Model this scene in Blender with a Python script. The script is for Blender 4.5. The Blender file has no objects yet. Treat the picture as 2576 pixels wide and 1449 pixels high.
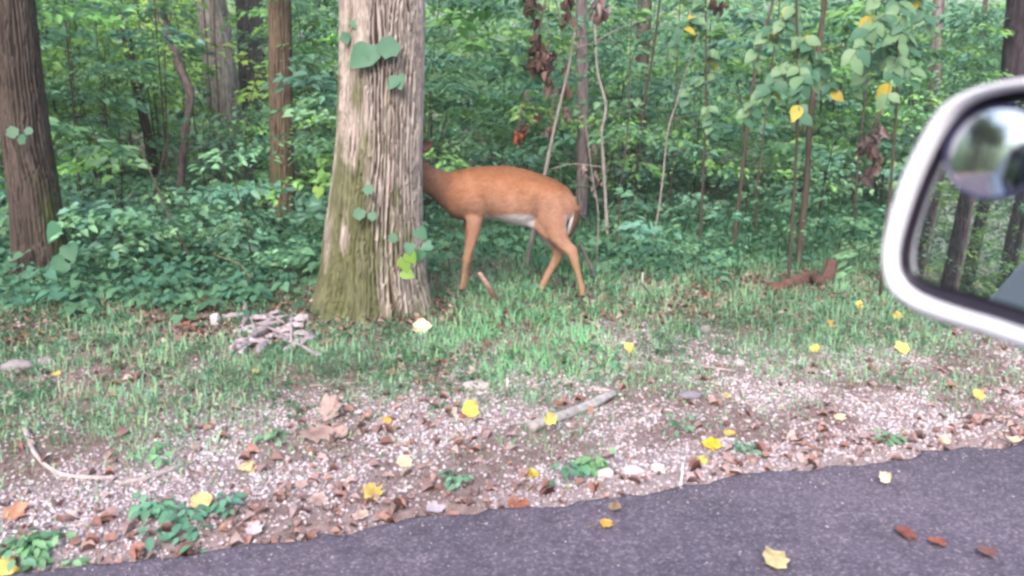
import bpy, math, random
import numpy as np
from mathutils import Vector, Matrix
rnd = random.Random(7)
RS = np.random.RandomState(11)
sc = bpy.context.scene
C = sc.collection
# ------------------------------------------------------------------ camera, sky, sun, exposure
PITCH = math.radians(13.5); FPX = 2022.0; CAMZ = 1.50
cam = bpy.data.cameras.new('camera'); camo = bpy.data.objects.new('camera', cam); C.objects.link(camo)
camo.location = (0, 0, CAMZ); camo.rotation_euler = (math.pi/2 - PITCH, 0, 0)
cam.sensor_width = 36; cam.lens = 36*FPX/2576; cam.clip_start = 0.02; cam.clip_end = 1200
cam.dof.use_dof = True; cam.dof.focus_distance = 5.3; cam.dof.aperture_fstop = 5.6
sc.camera = camo
world = bpy.data.worlds.new('World'); sc.world = world; world.use_nodes = True
nt = world.node_tree; nt.nodes.clear()
sky = nt.nodes.new('ShaderNodeTexSky'); sky.sky_type = 'NISHITA'; sky.sun_disc = False
SUN_EL, SUN_ROT = math.radians(40), math.radians(195)
sky.sun_elevation = SUN_EL; sky.sun_rotation = SUN_ROT; sky.dust_density = 6.0; sky.air_density = 1.2; sky.ozone_density = 1.0
bg = nt.nodes.new('ShaderNodeBackground'); bg.inputs['Strength'].default_value = 0.15
wo = nt.nodes.new('ShaderNodeOutputWorld')
nt.links.new(sky.outputs[0], bg.inputs[0]); nt.links.new(bg.outputs[0], wo.inputs[0])
sl = bpy.data.lights.new('sun', 'SUN'); sl.energy = 1.4; sl.angle = math.radians(40); sl.color = (1.0, 0.96, 0.92)
so = bpy.data.objects.new('sun', sl); C.objects.link(so)
sdir = Vector((math.sin(SUN_ROT)*math.cos(SUN_EL), math.cos(SUN_ROT)*math.cos(SUN_EL), math.sin(SUN_EL)))
so.rotation_euler = sdir.to_track_quat('Z', 'Y').to_euler(); so.location = (0, 0, 30)
sc.view_settings.view_transform = 'Standard'; sc.view_settings.look = 'None'
sc.view_settings.gamma = 1; sc.view_settings.use_curve_mapping = False
sc.view_settings.exposure = 1.12
sc.view_settings.use_white_balance = True
sc.view_settings.white_balance_temperature = 6150
sc.view_settings.white_balance_tint = 11
sc.cycles.use_denoising = True
sc.cycles.filter_width = 2.8 if hasattr(sc.cycles, 'filter_width') else 1.5
sc.cycles.max_bounces = 7; sc.cycles.diffuse_bounces = 3; sc.cycles.glossy_bounces = 3
sc.cycles.transmission_bounces = 3; sc.cycles.transparent_max_bounces = 4

# ------------------------------------------------------------------ geometry of view and road
cP, sP = math.cos(PITCH), math.sin(PITCH)
def ray(px, py):
    u = (px-1288)/FPX; v = (724-py)/FPX
    return Vector((u, cP+v*sP, -sP+v*cP))
def V(px, py, Y):
    d = ray(px, py); k = Y/d.y
    return Vector((0, 0, CAMZ)) + d*k
FW = (0.9677, 0.2521); LW = (-0.2521, 0.9677)         # along the road / outward to the wood
TE = 2.65                                              # t of the asphalt edge
def st(x, y): return x*FW[0]+y*FW[1], x*LW[0]+y*LW[1]
def xy(s, t): return s*FW[0]+t*LW[0], s*FW[1]+t*LW[1]
def bend(s): return np.clip(-(np.asarray(s, float)+9), 0, None)**2*.022*np.where(np.asarray(s) < -60, 0, 1)+np.where(np.asarray(s) < -60, 57.2+2.2*(-60-np.asarray(s)), 0)
_lat = np.random.RandomState(5).rand(64, 64)
def noise(x, y):
    x = np.asarray(x, float); y = np.asarray(y, float)
    xi = np.floor(x).astype(int); yi = np.floor(y).astype(int); fx = x-xi; fy = y-yi
    fx = fx*fx*(3-2*fx); fy = fy*fy*(3-2*fy)
    a = _lat[xi % 64, yi % 64]; b = _lat[(xi+1) % 64, yi % 64]; c = _lat[xi % 64, (yi+1) % 64]; d = _lat[(xi+1) % 64, (yi+1) % 64]
    return (a*(1-fx)+b*fx)*(1-fy)+(c*(1-fx)+d*fx)*fy
def fbm(x, y, o=4):
    r = 0; a = .5; n = 0
    for i in range(o):
        r = r+a*noise(x*2**i+17.3*i, y*2**i+9.1*i); n += a; a *= .5
    return r/n
def sst(a, b, x):
    u = np.clip((x-a)/(b-a), 0, 1); return u*u*(3-2*u)
def H(x, y):
    s, t = np.asarray(x)*FW[0]+np.asarray(y)*FW[1], np.asarray(x)*LW[0]+np.asarray(y)*LW[1]
    t = t+bend(s)
    edge = np.where(t > -0.5, t-TE, -(t+3.6))
    up = sst(0.0, 0.10, edge)
    h = -0.05+0.056*up
    h = h+up*(fbm(s*1.3, t*1.3)-.5)*0.05*sst(0, .6, edge)+sst(1.5, 5, edge)*(fbm(s*.3+5, t*.3)-.5)*.25*sst(4, 8, edge)
    h = h+sst(8, 60, edge)*3.0*0
    return h
def Hs(x, y): return float(H(x, y))
def G(px, py, dz=0.0):
    d = ray(px, py); z = 0.0
    for _ in range(4):
        k = (z+dz-CAMZ)/d.z; p = Vector((0, 0, CAMZ))+d*k; z = max(Hs(p.x, p.y), 0.0)
    return p
def proj(x, y, z):
    z = z-CAMZ; dep = y*cP-z*sP; up = y*sP+z*cP
    return 1288+FPX*x/dep, 724-FPX*up/dep

# ------------------------------------------------------------------ materials
def mat(name, color=(.5, .5, .5), rough=.8, spec=.3, attr=False, metal=0, trans=0, bump=0, bscale=30, nvar=0, nscale=8, coat=0, stretch=None, bdist=0.01):
    m = bpy.data.materials.new(name); m.use_nodes = True; n = m.node_tree; n.nodes.clear()
    o = n.nodes.new('ShaderNodeOutputMaterial'); p = n.nodes.new('ShaderNodeBsdfPrincipled')
    p.inputs['Roughness'].default_value = rough; p.inputs['Specular IOR Level'].default_value = spec
    p.inputs['Metallic'].default_value = metal; p.inputs['Coat Weight'].default_value = coat
    tc = n.nodes.new('ShaderNodeTexCoord'); vec = tc.outputs['Object']
    if stretch:
        mp = n.nodes.new('ShaderNodeMapping'); mp.inputs['Scale'].default_value = stretch
        n.links.new(vec, mp.inputs[0]); vec = mp.outputs[0]
    if attr:
        a = n.nodes.new('ShaderNodeVertexColor'); a.layer_name = 'Col'; col = a.outputs[0]
    else:
        a = n.nodes.new('ShaderNodeRGB'); a.outputs[0].default_value = (*color, 1); col = a.outputs[0]
    if nvar:
        t = n.nodes.new('ShaderNodeTexNoise'); t.inputs['Scale'].default_value = nscale; t.inputs['Detail'].default_value = 5
        n.links.new(vec, t.inputs['Vector'])
        mr = n.nodes.new('ShaderNodeMapRange'); mr.inputs[1].default_value = .3; mr.inputs[2].default_value = .7
        mr.inputs[3].default_value = 1-nvar; mr.inputs[4].default_value = 1+nvar
        n.links.new(t.outputs[0], mr.inputs[0])
        vm = n.nodes.new('ShaderNodeVectorMath'); vm.operation = 'SCALE'
        n.links.new(col, vm.inputs[0]); n.links.new(mr.outputs[0], vm.inputs['Scale']); col = vm.outputs[0]
    n.links.new(col, p.inputs['Base Color'])
    if bump:
        t = n.nodes.new('ShaderNodeTexNoise'); t.inputs['Scale'].default_value = bscale; t.inputs['Detail'].default_value = 6
        n.links.new(vec, t.inputs['Vector'])
        b = n.nodes.new('ShaderNodeBump'); b.inputs['Strength'].default_value = bump; b.inputs['Distance'].default_value = bdist
        n.links.new(t.outputs[0], b.inputs['Height']); n.links.new(b.outputs[0], p.inputs['Normal'])
    if trans:
        tr = n.nodes.new('ShaderNodeBsdfTranslucent'); n.links.new(col, tr.inputs[0])
        mx = n.nodes.new('ShaderNodeMixShader'); mx.inputs[0].default_value = trans
        n.links.new(p.outputs[0], mx.inputs[1]); n.links.new(tr.outputs[0], mx.inputs[2]); n.links.new(mx.outputs[0], o.inputs[0])
    else:
        n.links.new(p.outputs[0], o.inputs[0])
    return m
M = {}
M['leaf'] = mat('green_leaf', attr=True, rough=.5, spec=.5, trans=.42)
M['dry'] = mat('dry_leaf', attr=True, rough=.75, spec=.25, trans=.12, nvar=.2, nscale=60)
M['bark'] = mat('bark', attr=True, rough=.9, spec=.15, bump=.6, bscale=14, stretch=(6, 6, 1.2), nvar=.22, nscale=10)
M['stone'] = mat('stone', attr=True, rough=.85, spec=.3, nvar=.12, nscale=50)
M['wood'] = mat('weathered_wood', attr=True, rough=.9, spec=.15, bump=.5, bscale=60, nvar=.2, nscale=30)
M['grassm'] = mat('grass_blade', attr=True, rough=.55, spec=.35, trans=.3)
M['fur'] = mat('deer_fur', attr=True, rough=.8, spec=.2, nvar=.10, nscale=35, stretch=(1, 1, 3), bump=.35, bscale=120, bdist=.004)
M['eye'] = mat('eye', (.01, .008, .006), rough=.1, spec=.6)
M['paint'] = mat('white_car_paint', (.88, .88, .96), rough=.3, spec=.4, coat=.25)
M['plastic'] = mat('black_plastic', (.022, .018, .034), rough=.42, spec=.4, bump=.05, bscale=400, bdist=.0005)
M['rimp'] = mat('blue_black_rim', (.055, .055, .12), rough=.3, spec=.5)
M['mirror'] = mat('mirror_silver', (.80, .83, .85), rough=0.004, metal=1)
M['convex'] = mat('convex_mirror_silver', (.92, .93, .97), rough=0.01, metal=1)
M['edge'] = mat('bevelled_glass_edge', (.45, .5, .6), rough=.12, metal=.7)
M['glass'] = mat('tinted_glass', (.02, .025, .03), rough=.05, spec=.6)
M['rubber'] = mat('rubber', (.02, .02, .02), rough=.8)
M['alloy'] = mat('alloy', (.55, .55, .57), rough=.35, metal=.9)
M['lamp'] = mat('red_lamp', (.45, .02, .015), rough=.15, spec=.5)
def ramp(n, fac, stops):
    r = n.nodes.new('ShaderNodeValToRGB'); e = r.color_ramp.elements
    while len(e) < len(stops): e.new(.5)
    for k, (p, c) in enumerate(stops): e[k].position = p; e[k].color = (*c, 1)
    n.links.new(fac, r.inputs[0]); return r.outputs[0]
def tnoise(n, vec, scale, detail=5, rough=.6):
    t = n.nodes.new('ShaderNodeTexNoise'); t.inputs['Scale'].default_value = scale; t.inputs['Detail'].default_value = detail
    t.inputs['Roughness'].default_value = rough; n.links.new(vec, t.inputs['Vector']); return t.outputs[0]
def mixc(n, f, a, b, mode='MIX'):
    m = n.nodes.new('ShaderNodeMixRGB'); m.blend_type = mode
    if hasattr(f, 'links') or not isinstance(f, float): n.links.new(f, m.inputs[0])
    else: m.inputs[0].default_value = f
    n.links.new(a, m.inputs[1]); n.links.new(b, m.inputs[2]); return m.outputs[0]
# asphalt: dark binder with paler aggregate
m = bpy.data.materials.new('asphalt'); m.use_nodes = True; n = m.node_tree; p = n.nodes['Principled BSDF']; M['asphalt'] = m
tc = n.nodes.new('ShaderNodeTexCoord'); vec = tc.outputs['Object']
vo = n.nodes.new('ShaderNodeTexVoronoi'); vo.inputs['Scale'].default_value = 115; n.links.new(vec, vo.inputs['Vector'])
sepc = n.nodes.new('ShaderNodeSeparateColor'); n.links.new(vo.outputs['Color'], sepc.inputs[0])
agg = ramp(n, sepc.outputs[0], [(0, (.104, .088, .12)), (.62, (.135, .117, .155)), (.88, (.19, .165, .205)), (.985, (.26, .23, .26))])
big = mixc(n, 1.0, ramp(n, tnoise(n, vec, 1.1, 4), [(.3, (.80, .80, .84)), (.7, (1.18, 1.15, 1.18))]), ramp(n, tnoise(n, vec, 6.5, 6, .75), [(.36, (.78, .77, .78)), (.5, (1.0, 1.0, 1.0)), (.66, (1.16, 1.13, 1.12))]), 'MULTIPLY')
fine = ramp(n, tnoise(n, vec, 45, 3), [(.3, (.84, .84, .84)), (.7, (1.16, 1.15, 1.16))])
c = mixc(n, 1.0, mixc(n, 1.0, agg, big, 'MULTIPLY'), fine, 'MULTIPLY'); n.links.new(c, p.inputs['Base Color'])
p.inputs['Roughness'].default_value = .75; p.inputs['Specular IOR Level'].default_value = .35
b = n.nodes.new('ShaderNodeBump'); b.inputs['Strength'].default_value = .8; b.inputs['Distance'].default_value = .004
n.links.new(vo.outputs['Distance'], b.inputs['Height']); n.links.new(b.outputs[0], p.inputs['Normal'])
# forest floor
m = bpy.data.materials.new('forest_floor'); m.use_nodes = True; n = m.node_tree; p = n.nodes['Principled BSDF']; M['floor'] = m
tc = n.nodes.new('ShaderNodeTexCoord'); vec = tc.outputs['Object']
soil = ramp(n, tnoise(n, vec, 18, 8, .7), [(.3, (.13, .085, .08)), (.5, (.25, .175, .17)), (.7, (.40, .31, .31))])
grav = ramp(n, tnoise(n, vec, 90, 4, .8), [(.3, (.20, .15, .155)), (.5, (.32, .265, .28)), (.7, (.46, .40, .43))])
a = n.nodes.new('ShaderNodeVertexColor'); a.layer_name = 'Col'
sx = n.nodes.new('ShaderNodeSeparateColor'); n.links.new(a.outputs[0], sx.inputs[0])
moss = ramp(n, tnoise(n, vec, 30, 6, .7), [(.3, (.02, .035, .015)), (.7, (.07, .12, .05))])
c = mixc(n, sx.outputs[1], soil, moss); c = mixc(n, sx.outputs[0], c, grav); n.links.new(c, p.inputs['Base Color'])
p.inputs['Roughness'].default_value = .95; p.inputs['Specular IOR Level'].default_value = .1
b = n.nodes.new('ShaderNodeBump'); b.inputs['Strength'].default_value = .8; b.inputs['Distance'].default_value = .02
n.links.new(tnoise(n, vec, 60, 6, .7), b.inputs['Height']); n.links.new(b.outputs[0], p.inputs['Normal'])

# ------------------------------------------------------------------ mesh helpers
def mk_mesh(name, verts, faces, cols=None, material=None, smooth=False):
    """verts (N,3); faces: array (M,3) or (M,4) or list of such arrays"""
    me = bpy.data.meshes.new(name)
    verts = np.asarray(verts, np.float32)
    fl = faces if isinstance(faces, list) else [faces]
    fl = [np.asarray(f, np.int32) for f in fl if len(f)]
    me.vertices.add(len(verts)); me.vertices.foreach_set('co', verts.ravel())
    nl = sum(f.size for f in fl); npoly = sum(len(f) for f in fl)
    me.loops.add(nl); me.loops.foreach_set('vertex_index', np.concatenate([f.ravel() for f in fl]))
    tot = np.concatenate([np.full(len(f), f.shape[1], np.int32) for f in fl])
    start = np.concatenate([[0], np.cumsum(tot)[:-1]]).astype(np.int32)
    me.polygons.add(npoly); me.polygons.foreach_set('loop_start', start); me.polygons.foreach_set('loop_total', tot)
    if smooth: me.polygons.foreach_set('use_smooth', np.ones(npoly, bool))
    me.update(calc_edges=True)
    if cols is not None:
        ca = me.color_attributes.new('Col', 'FLOAT_COLOR', 'POINT')
        cc = np.ones((len(verts), 4), np.float32); cc[:, :3] = cols; ca.data.foreach_set('color', cc.ravel())
    if material: me.materials.append(material)
    return me
def obj(name, me, parent=None, loc=None, **kw):
    o = bpy.data.objects.new(name, me); C.objects.link(o)
    if parent: o.parent = parent
    if loc is not None: o.location = loc
    for k, v in kw.items(): o[k] = v
    return o
def thing(name, label, cat, loc=(0, 0, 0), group=None, rz=0):
    o = bpy.data.objects.new(name, None); C.objects.link(o); o.location = loc; o.rotation_euler.z = rz
    o.empty_display_size = .1; o['label'] = label; o['category'] = cat
    if group: o['group'] = group
    return o
def norm(a): return a/np.maximum(np.linalg.norm(a, axis=-1, keepdims=True), 1e-9)
LEAF2 = (np.array([[0, 0, 0], [.5, .5, .10], [1, 0, -.06], [.5, -.5, .10]]), np.array([[0, 2, 1], [0, 3, 2]]))
LEAF4 = (np.array([[0, 0, 0], [.3, .46, .10], [.68, .36, .06], [1, 0, -.12], [.68, -.36, .06], [.3, -.46, .10]]),
         np.array([[0, 3, 2], [0, 2, 1], [0, 4, 3], [0, 5, 4]]))
LEAF8 = (np.array([[0, 0, 0], [.12, .26, .05], [.35, .42, .09], [.62, .36, .06], [.85, .16, -.04], [1, 0, -.14], [.85, -.16, -.04], [.62, -.36, .06], [.35, -.42, .09], [.12, -.26, .05], [.35, 0, 0], [.68, 0, -.03]]),
         np.array([[0, 10, 2], [0, 2, 1], [10, 11, 3], [10, 3, 2], [11, 5, 4], [11, 4, 3], [0, 9, 8], [0, 8, 10], [10, 8, 7], [10, 7, 11], [11, 7, 6], [11, 6, 5]]))
HEART = (np.array([[0, 0, 0], [-.10, .25, .04], [.02, .46, .06], [.3, .5, .05], [.62, .33, .0], [1, 0, -.12], [.62, -.33, 0], [.3, -.5, .05], [.02, -.46, .06], [-.10, -.25, .04], [.35, 0, -.03]]),
         np.array([[0, 10, 3], [0, 3, 2], [0, 2, 1], [10, 5, 4], [10, 4, 3], [0, 7, 10], [0, 8, 7], [0, 9, 8], [10, 6, 5], [10, 7, 6]]))
HEART6 = (np.array([[0, 0, 0], [-.05, .40, .05], [.3, .5, .05], [1, 0, -.12], [.3, -.5, .05], [-.05, -.40, .05], [.35, 0, -.03]]), np.array([[0, 6, 2], [0, 2, 1], [6, 3, 2], [0, 4, 6], [0, 5, 4], [6, 4, 3]]))
LOBED = (np.array([[0, 0, 0], [.06, .36, .03], [.26, .37, .05], [.42, .50, .02], [.60, .37, .03], [.86, .33, -.03], [.88, .06, -.05], [.88, -.06, -.05], [.86, -.33, -.03], [.60, -.37, .03], [.42, -.50, .02], [.26, -.37, .05], [.06, -.36, .03], [.40, 0, -.02]]),
         np.array([[0, 13, 2], [0, 2, 1], [13, 4, 3], [13, 3, 2], [13, 6, 5], [13, 5, 4], [13, 7, 6], [13, 8, 7], [13, 9, 8], [13, 10, 9], [13, 11, 10], [0, 11, 13], [0, 12, 11]]))
def leaves(P, D, N, L, W, col, tmpl=LEAF2, curl=None):
    """P base, D direction, N normal, L length, W width/length ratio, col (n,3) -> verts, faces, cols"""
    n = len(P); D = norm(D); B = norm(np.cross(N, D)); N = np.cross(D, B)
    T, F = tmpl; L = np.broadcast_to(L, (n,)); W = np.broadcast_to(W, (n,))
    tz = np.broadcast_to(T[:, 2], (n, len(T))).copy()
    if curl is not None: tz = tz*(1+curl[:, None]*4)-curl[:, None]*.3*(T[None, :, 0]-.5)**2*4
    v = P[:, None]+D[:, None]*(T[None, :, 0, None]*L[:, None, None])+B[:, None]*(T[None, :, 1]*(L*W)[:, None])[..., None]+N[:, None]*(tz*L[:, None])[..., None]
    f = (F[None]+(np.arange(n)*len(T))[:, None, None]).reshape(-1, 3)
    return v.reshape(-1, 3), f, np.repeat(col, len(T), axis=0)
class Batch:
    def __init__(s): s.v = []; s.f = []; s.c = []; s.n = 0
    def add(s, v, f, c):
        v = np.asarray(v, float); c = np.asarray(c, float)
        if c.ndim == 1: c = np.broadcast_to(c, (len(v), 3))
        f = np.asarray(f)
        if f.shape[1] == 4: f = np.concatenate([f[:, [0, 1, 2]], f[:, [0, 2, 3]]])
        s.v.append(v); s.f.append(f+s.n); s.c.append(c); s.n += len(v)
    def mesh(s, name, material, smooth=False):
        return mk_mesh(name, np.concatenate(s.v), np.concatenate(s.f), np.concatenate(s.c), material, smooth)
def catmull(pts, n):
    pts = np.asarray(pts, float); k = len(pts)
    e = np.vstack([2*pts[0]-pts[1], pts, 2*pts[-1]-pts[-2]])
    u = np.linspace(0, k-1-1e-6, n); i = u.astype(int); t = (u-i)[:, None]
    a, b, c, d = e[i], e[i+1], e[i+2], e[i+3]
    return .5*((2*b)+(-a+c)*t+(2*a-5*b+4*c-d)*t*t+(-a+3*b-3*c+d)*t**3)
def tube(path, rad, sides=8, rfn=None, cap=True):
    path = np.asarray(path, float); n = len(path); rad = np.broadcast_to(rad, (n,))
    T = norm(np.gradient(path, axis=0)); ref = np.array([0, 1, 0.0]) if abs(T[:, 1]).mean() < .8 else np.array([1.0, 0, 0])
    A = norm(np.cross(ref, T)); B = np.cross(T, A)
    th = np.linspace(0, 2*math.pi, sides, endpoint=False)
    r = rad[:, None]*np.ones((n, sides))
    if rfn is not None: r = rfn(r, th, np.arange(n), path)
    v = path[:, None]+A[:, None]*(np.cos(th)[None]*r)[..., None]+B[:, None]*(np.sin(th)[None]*r)[..., None]
    i = np.arange(n-1)[:, None]*sides; j = np.arange(sides)[None]; j2 = (j+1) % sides
    f = np.stack([i+j, i+j2, i+sides+j2, i+sides+j], -1).reshape(-1, 4)
    v = v.reshape(-1, 3)
    f = np.concatenate([f[:, [0, 1, 2]], f[:, [0, 2, 3]]])
    if cap:
        k = len(v); v = np.vstack([v, path[0], path[-1]]); e0 = np.arange(sides); e1 = (e0+1) % sides
        f = np.vstack([f, np.stack([np.full(sides, k), e1, e0], 1), np.stack([np.full(sides, k+1), (n-1)*sides+e0, (n-1)*sides+e1], 1)])
    return v, f
def vcol(base, n, var=.15, rs=RS):
    k = 1+(rs.rand(n, 1)-.5)*2*var
    return np.clip(np.asarray(base)*k*(1+(rs.rand(n, 3)-.5)*var*.5), 0, 1)

# ------------------------------------------------------------------ ground, road
def axis(vals):
    out = []
    for a, b, stp in vals: out += list(np.arange(a, b, stp))
    return np.array(out+[vals[-1][1]])
sa = axis([(-260, -40, 12), (-40, -8, 1), (-8, 10, .12), (10, 40, 1), (40, 261, 12)])
ta = axis([(-260, -40, 12), (-40, -4, 1), (-4, -3.2, .1), (-3.2, 2.3, .5), (2.3, 3, .03), (3, 10, .11), (10, 40, .8), (40, 261, 12)])
S_, T_ = np.meshgrid(sa, ta, indexing='ij'); X_, Y_ = xy(S_, T_-bend(S_)); Z_ = H(X_, Y_)
def gravel_den(s, t):
    e = np.where(t > -.5, t-TE, -(t+3.6))
    w = .85+.55*(fbm(s*.9+3, t*.9)-.5)*2+.12*np.sin(s*.8)
    return np.clip(1.1-sst(w*.55, w*1.9, e), 0, 1)*np.clip(.12+1.3*sst(.36, .60, fbm(s*2.2+30, t*2.6, 4)), 0, 1)
cols = np.zeros((S_.size, 3)); cols[:, 0] = gravel_den(S_, T_).ravel()
cols[:, 1] = np.clip((fbm(S_*1.1+40, T_*1.1)-.42)*4, 0, 1).ravel()*.7*sst(.6, 1.4, (T_-TE).ravel())
ni, nj = S_.shape; ii = np.arange(ni-1)[:, None]*nj; jj = np.arange(nj-1)[None]
gf = np.stack([ii+jj, ii+nj+jj, ii+nj+jj+1, ii+jj+1], -1).reshape(-1, 4)
obj('ground', mk_mesh('ground', np.stack([X_, Y_, Z_], -1).reshape(-1, 3), gf, cols, M['floor'], True), kind='structure')
# the road, its edge ragged
ra = axis([(-260, -12, 4), (-12, 14, .05), (14, 261, 4)])
edge = TE+(fbm(ra*2.2, ra*0, 4)-.5)*.14+(noise(ra*9, ra*0+3)-.5)*.045+(noise(ra*19.9, ra*0+3)-.5)*.03
rt = np.stack([np.full_like(ra, -3.6), np.full_like(ra, -.5), edge-.30, edge-.03, edge, edge+.012], 1)
rz = np.broadcast_to(np.array([0, .012, .003, .0, -.008, -.04]), rt.shape)
rx, ry = xy(ra[:, None]*np.ones_like(rt), rt-bend(ra)[:, None]); k = rt.shape[1]
ii = np.arange(len(ra)-1)[:, None]*k; jj = np.arange(k-1)[None]
rf = np.stack([ii+jj, ii+k+jj, ii+k+jj+1, ii+jj+1], -1).reshape(-1, 4)
obj('road', mk_mesh('road', np.stack([rx, ry, rz], -1).reshape(-1, 3), rf, None, M['asphalt'], True), kind='structure')

# ------------------------------------------------------------------ scatter helpers on the ground
def scatter(n, den, smin=-5.5, smax=8.5, tmin=TE-.05, tmax=12, margin=120):
    s = RS.uniform(smin, smax, n); t = RS.uniform(tmin, tmax, n); x, y = xy(s, t)
    px, py = proj(x, y, 0*x)
    k = (px > -margin) & (px < 2576+margin) & (py < 1449+margin) & (y > .5)
    s, t, x, y, px, py = [q[k] for q in (s, t, x, y, px, py)]
    k = RS.rand(len(s)) < den(s, t, px, py)
    s, t, x, y, px, py = [q[k] for q in (s, t, x, y, px, py)]
    return x, y, H(x, y), s, t, px, py
def blob(px, py, cx, cy, rx, ry): return np.exp(-((px-cx)/rx)**2-((py-cy)/ry)**2)
# gravel
def stones(x, y, z, r, cols_, flat=.7):
    n = len(x); O = np.array([[1, 0, 0], [0, 1, 0], [-1, 0, 0], [0, -1, 0], [0, 0, 1], [0, 0, -1], ], float)
    F = np.array([[0, 1, 4], [1, 2, 4], [2, 3, 4], [3, 0, 4], [1, 0, 5], [2, 1, 5], [3, 2, 5], [0, 3, 5]])
    v = O[None]*(1+(RS.rand(n, 6, 3)-.5)*.5)+(RS.rand(n, 6, 3)-.5)*.7
    v[..., 2] *= flat; a = RS.rand(n)*6.28; ca, sa_ = np.cos(a)[:, None], np.sin(a)[:, None]
    vx = v[..., 0]*ca-v[..., 1]*sa_; vy = (v[..., 0]*sa_+v[..., 1]*ca)
    v = np.stack([vx, vy, v[..., 2]], -1)*r[:, None, None]+np.stack([x, y, z], -1)[:, None]
    f = (F[None]+(np.arange(n)*6)[:, None, None]).reshape(-1, 3)
    return v.reshape(-1, 3), f, np.repeat(cols_, 6, axis=0)
x, y, z, s, t, px, py = scatter(270000, lambda s, t, px, py: gravel_den(s, t)*np.clip(1.2-(t-TE)*.35, .1, 1), tmax=TE+2.3, margin=40)
pal = np.array([[.62, .55, .60], [.48, .41, .45], [.32, .26, .28], [.64, .58, .61], [.40, .29, .28], [.30, .24, .25]])
ci = RS.choice(6, len(x), p=[.27, .24, .15, .14, .12, .08])
b = Batch(); r = .0035+.0085*RS.rand(len(x))**2.0
b.add(*stones(x, y, z+r*.2, r, pal[ci]*(1+(RS.rand(len(x), 1)-.5)*.3)))
obj('gravel', b.mesh('gravel', M['stone']), kind='stuff', label='pale pinkish gravel along the edge of the asphalt')
# small grit on the asphalt
x, y, z, s, t, px, py = scatter(26000, lambda s, t, px, py: .13+2.0*np.exp((t-TE)/.09), tmin=1.0, tmax=TE, margin=40)
b = Batch(); r = .0018+.0045*RS.rand(len(x))**2.5
b.add(*stones(x, y, 0*z+.004, r, pal[RS.choice(6, len(x))]*.8))
obj('loose_grit', b.mesh('loose_grit', M['stone']), kind='stuff', label='small loose grit scattered on the dark asphalt')

# dead leaf litter
def litter_den(s, t, px, py):
    e = t-TE
    d = .8*sst(2.3, 2.8, e)*sst(3.8, 3.2, e)*sst(.30, .5, fbm(s*1.6+77, t*1.6))*np.where(px > 1150, .4, 1)+1.3*np.exp(-((e-.03)/.14)**2)*(.25+1.0*noise(s*1.7, t*0+8))
    d = d+.045+.22*sst(.5, .66, fbm(s*2+33, t*2))+.35*sst(1.8, 2.6, e)*sst(.42, .62, fbm(s*1.2+9, t*1.2))
    for cx, cy, rx, ry, a in ((520, 610, 90, 18, .7), (110, 705, 70, 30, .8), (880, 800, 260, 50, .9), (140, 790, 230, 50, .7), (450, 800, 130, 35, .6), (1700, 760, 130, 40, .9), (2330, 730, 130, 40, .7), (1080, 930, 90, 40, .7),
                              (240, 575, 60, 25, .8), (430, 575, 60, 22, .6), (700, 580, 40, 20, .6), (1250, 770, 60, 40, .6), (800, 780, 150, 40, .8), (2300, 640, 250, 60, .5)):
        d = d+a*blob(px, py, cx, cy, rx, ry)
    return d*np.clip(1.15-.045*e, .3, 1)
x, y, z, s, t, px, py = scatter(95000, litter_den, tmin=TE-.16, tmax=13)
n = len(x); a = RS.rand(n)*6.28
D = np.stack([np.cos(a), np.sin(a), (RS.rand(n)-.5)*.7], -1); N = np.stack([(RS.rand(n)-.5)*1.0, (RS.rand(n)-.5)*1.0, np.ones(n)], -1)
pal = np.array([[.25, .13, .11], [.18, .08, .07], [.34, .22, .19], [.16, .095, .085], [.46, .36, .34], [.27, .12, .08]])
cc = pal[RS.choice(6, n, p=[.24, .17, .24, .1, .17, .08])]*(1+(RS.rand(n, 1)-.5)*.4)
palek = (sst(2.2, .2, t-TE)*.8*RS.rand(n)**.6)[:, None]; tone = np.where(RS.rand(n, 1) < .5, np.array([.50, .37, .38]), np.array([.42, .24, .20])); cc = cc*(1-palek)+tone*(.6+.7*RS.rand(n, 1))*palek
L = .022+.048*RS.rand(n)**1.5
b = Batch(); b.add(*leaves(np.stack([x, y, z+.006+.012*RS.rand(n)], -1), D, N, L, .6+.3*RS.rand(n), cc, LEAF4, RS.rand(n)*.9))
obj('leaf_litter', b.mesh('leaf_litter', M['dry']), kind='stuff', label='reddish brown dead leaves lying along the verge')

x, y, z, s, t, px, py = scatter(120000, lambda s, t, px, py: np.clip(.75-gravel_den(s, t)*.45, .1, 1)*np.clip(1.2-.16*(t-TE), .15, 1), tmin=TE-.10, tmax=TE+4.5, margin=30)
n = len(x); a = RS.rand(n)*6.28; print('crumbs', n)
D = np.stack([np.cos(a), np.sin(a), (RS.rand(n)-.5)*.9], -1); N = np.stack([(RS.rand(n)-.5)*1.4, (RS.rand(n)-.5)*1.4, np.ones(n)], -1)
pal2 = np.array([[.42, .30, .29], [.30, .17, .14], [.54, .46, .47], [.20, .12, .10], [.60, .54, .57], [.30, .36, .20]])
b = Batch(); b.add(*leaves(np.stack([x, y, z+.003+.006*RS.rand(n)], -1), D, N, .008+.020*RS.rand(n)**1.6, .3+.6*RS.rand(n), pal2[RS.choice(6, n, p=[.25, .2, .2, .1, .17, .08])]*(1+(RS.rand(n, 1)-.5)*.4), LEAF2))
obj('leaf_crumbs', b.mesh('leaf_crumbs', M['dry']), kind='stuff', label='crumbled bits of dead leaf and bark between the stones of the verge')

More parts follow.
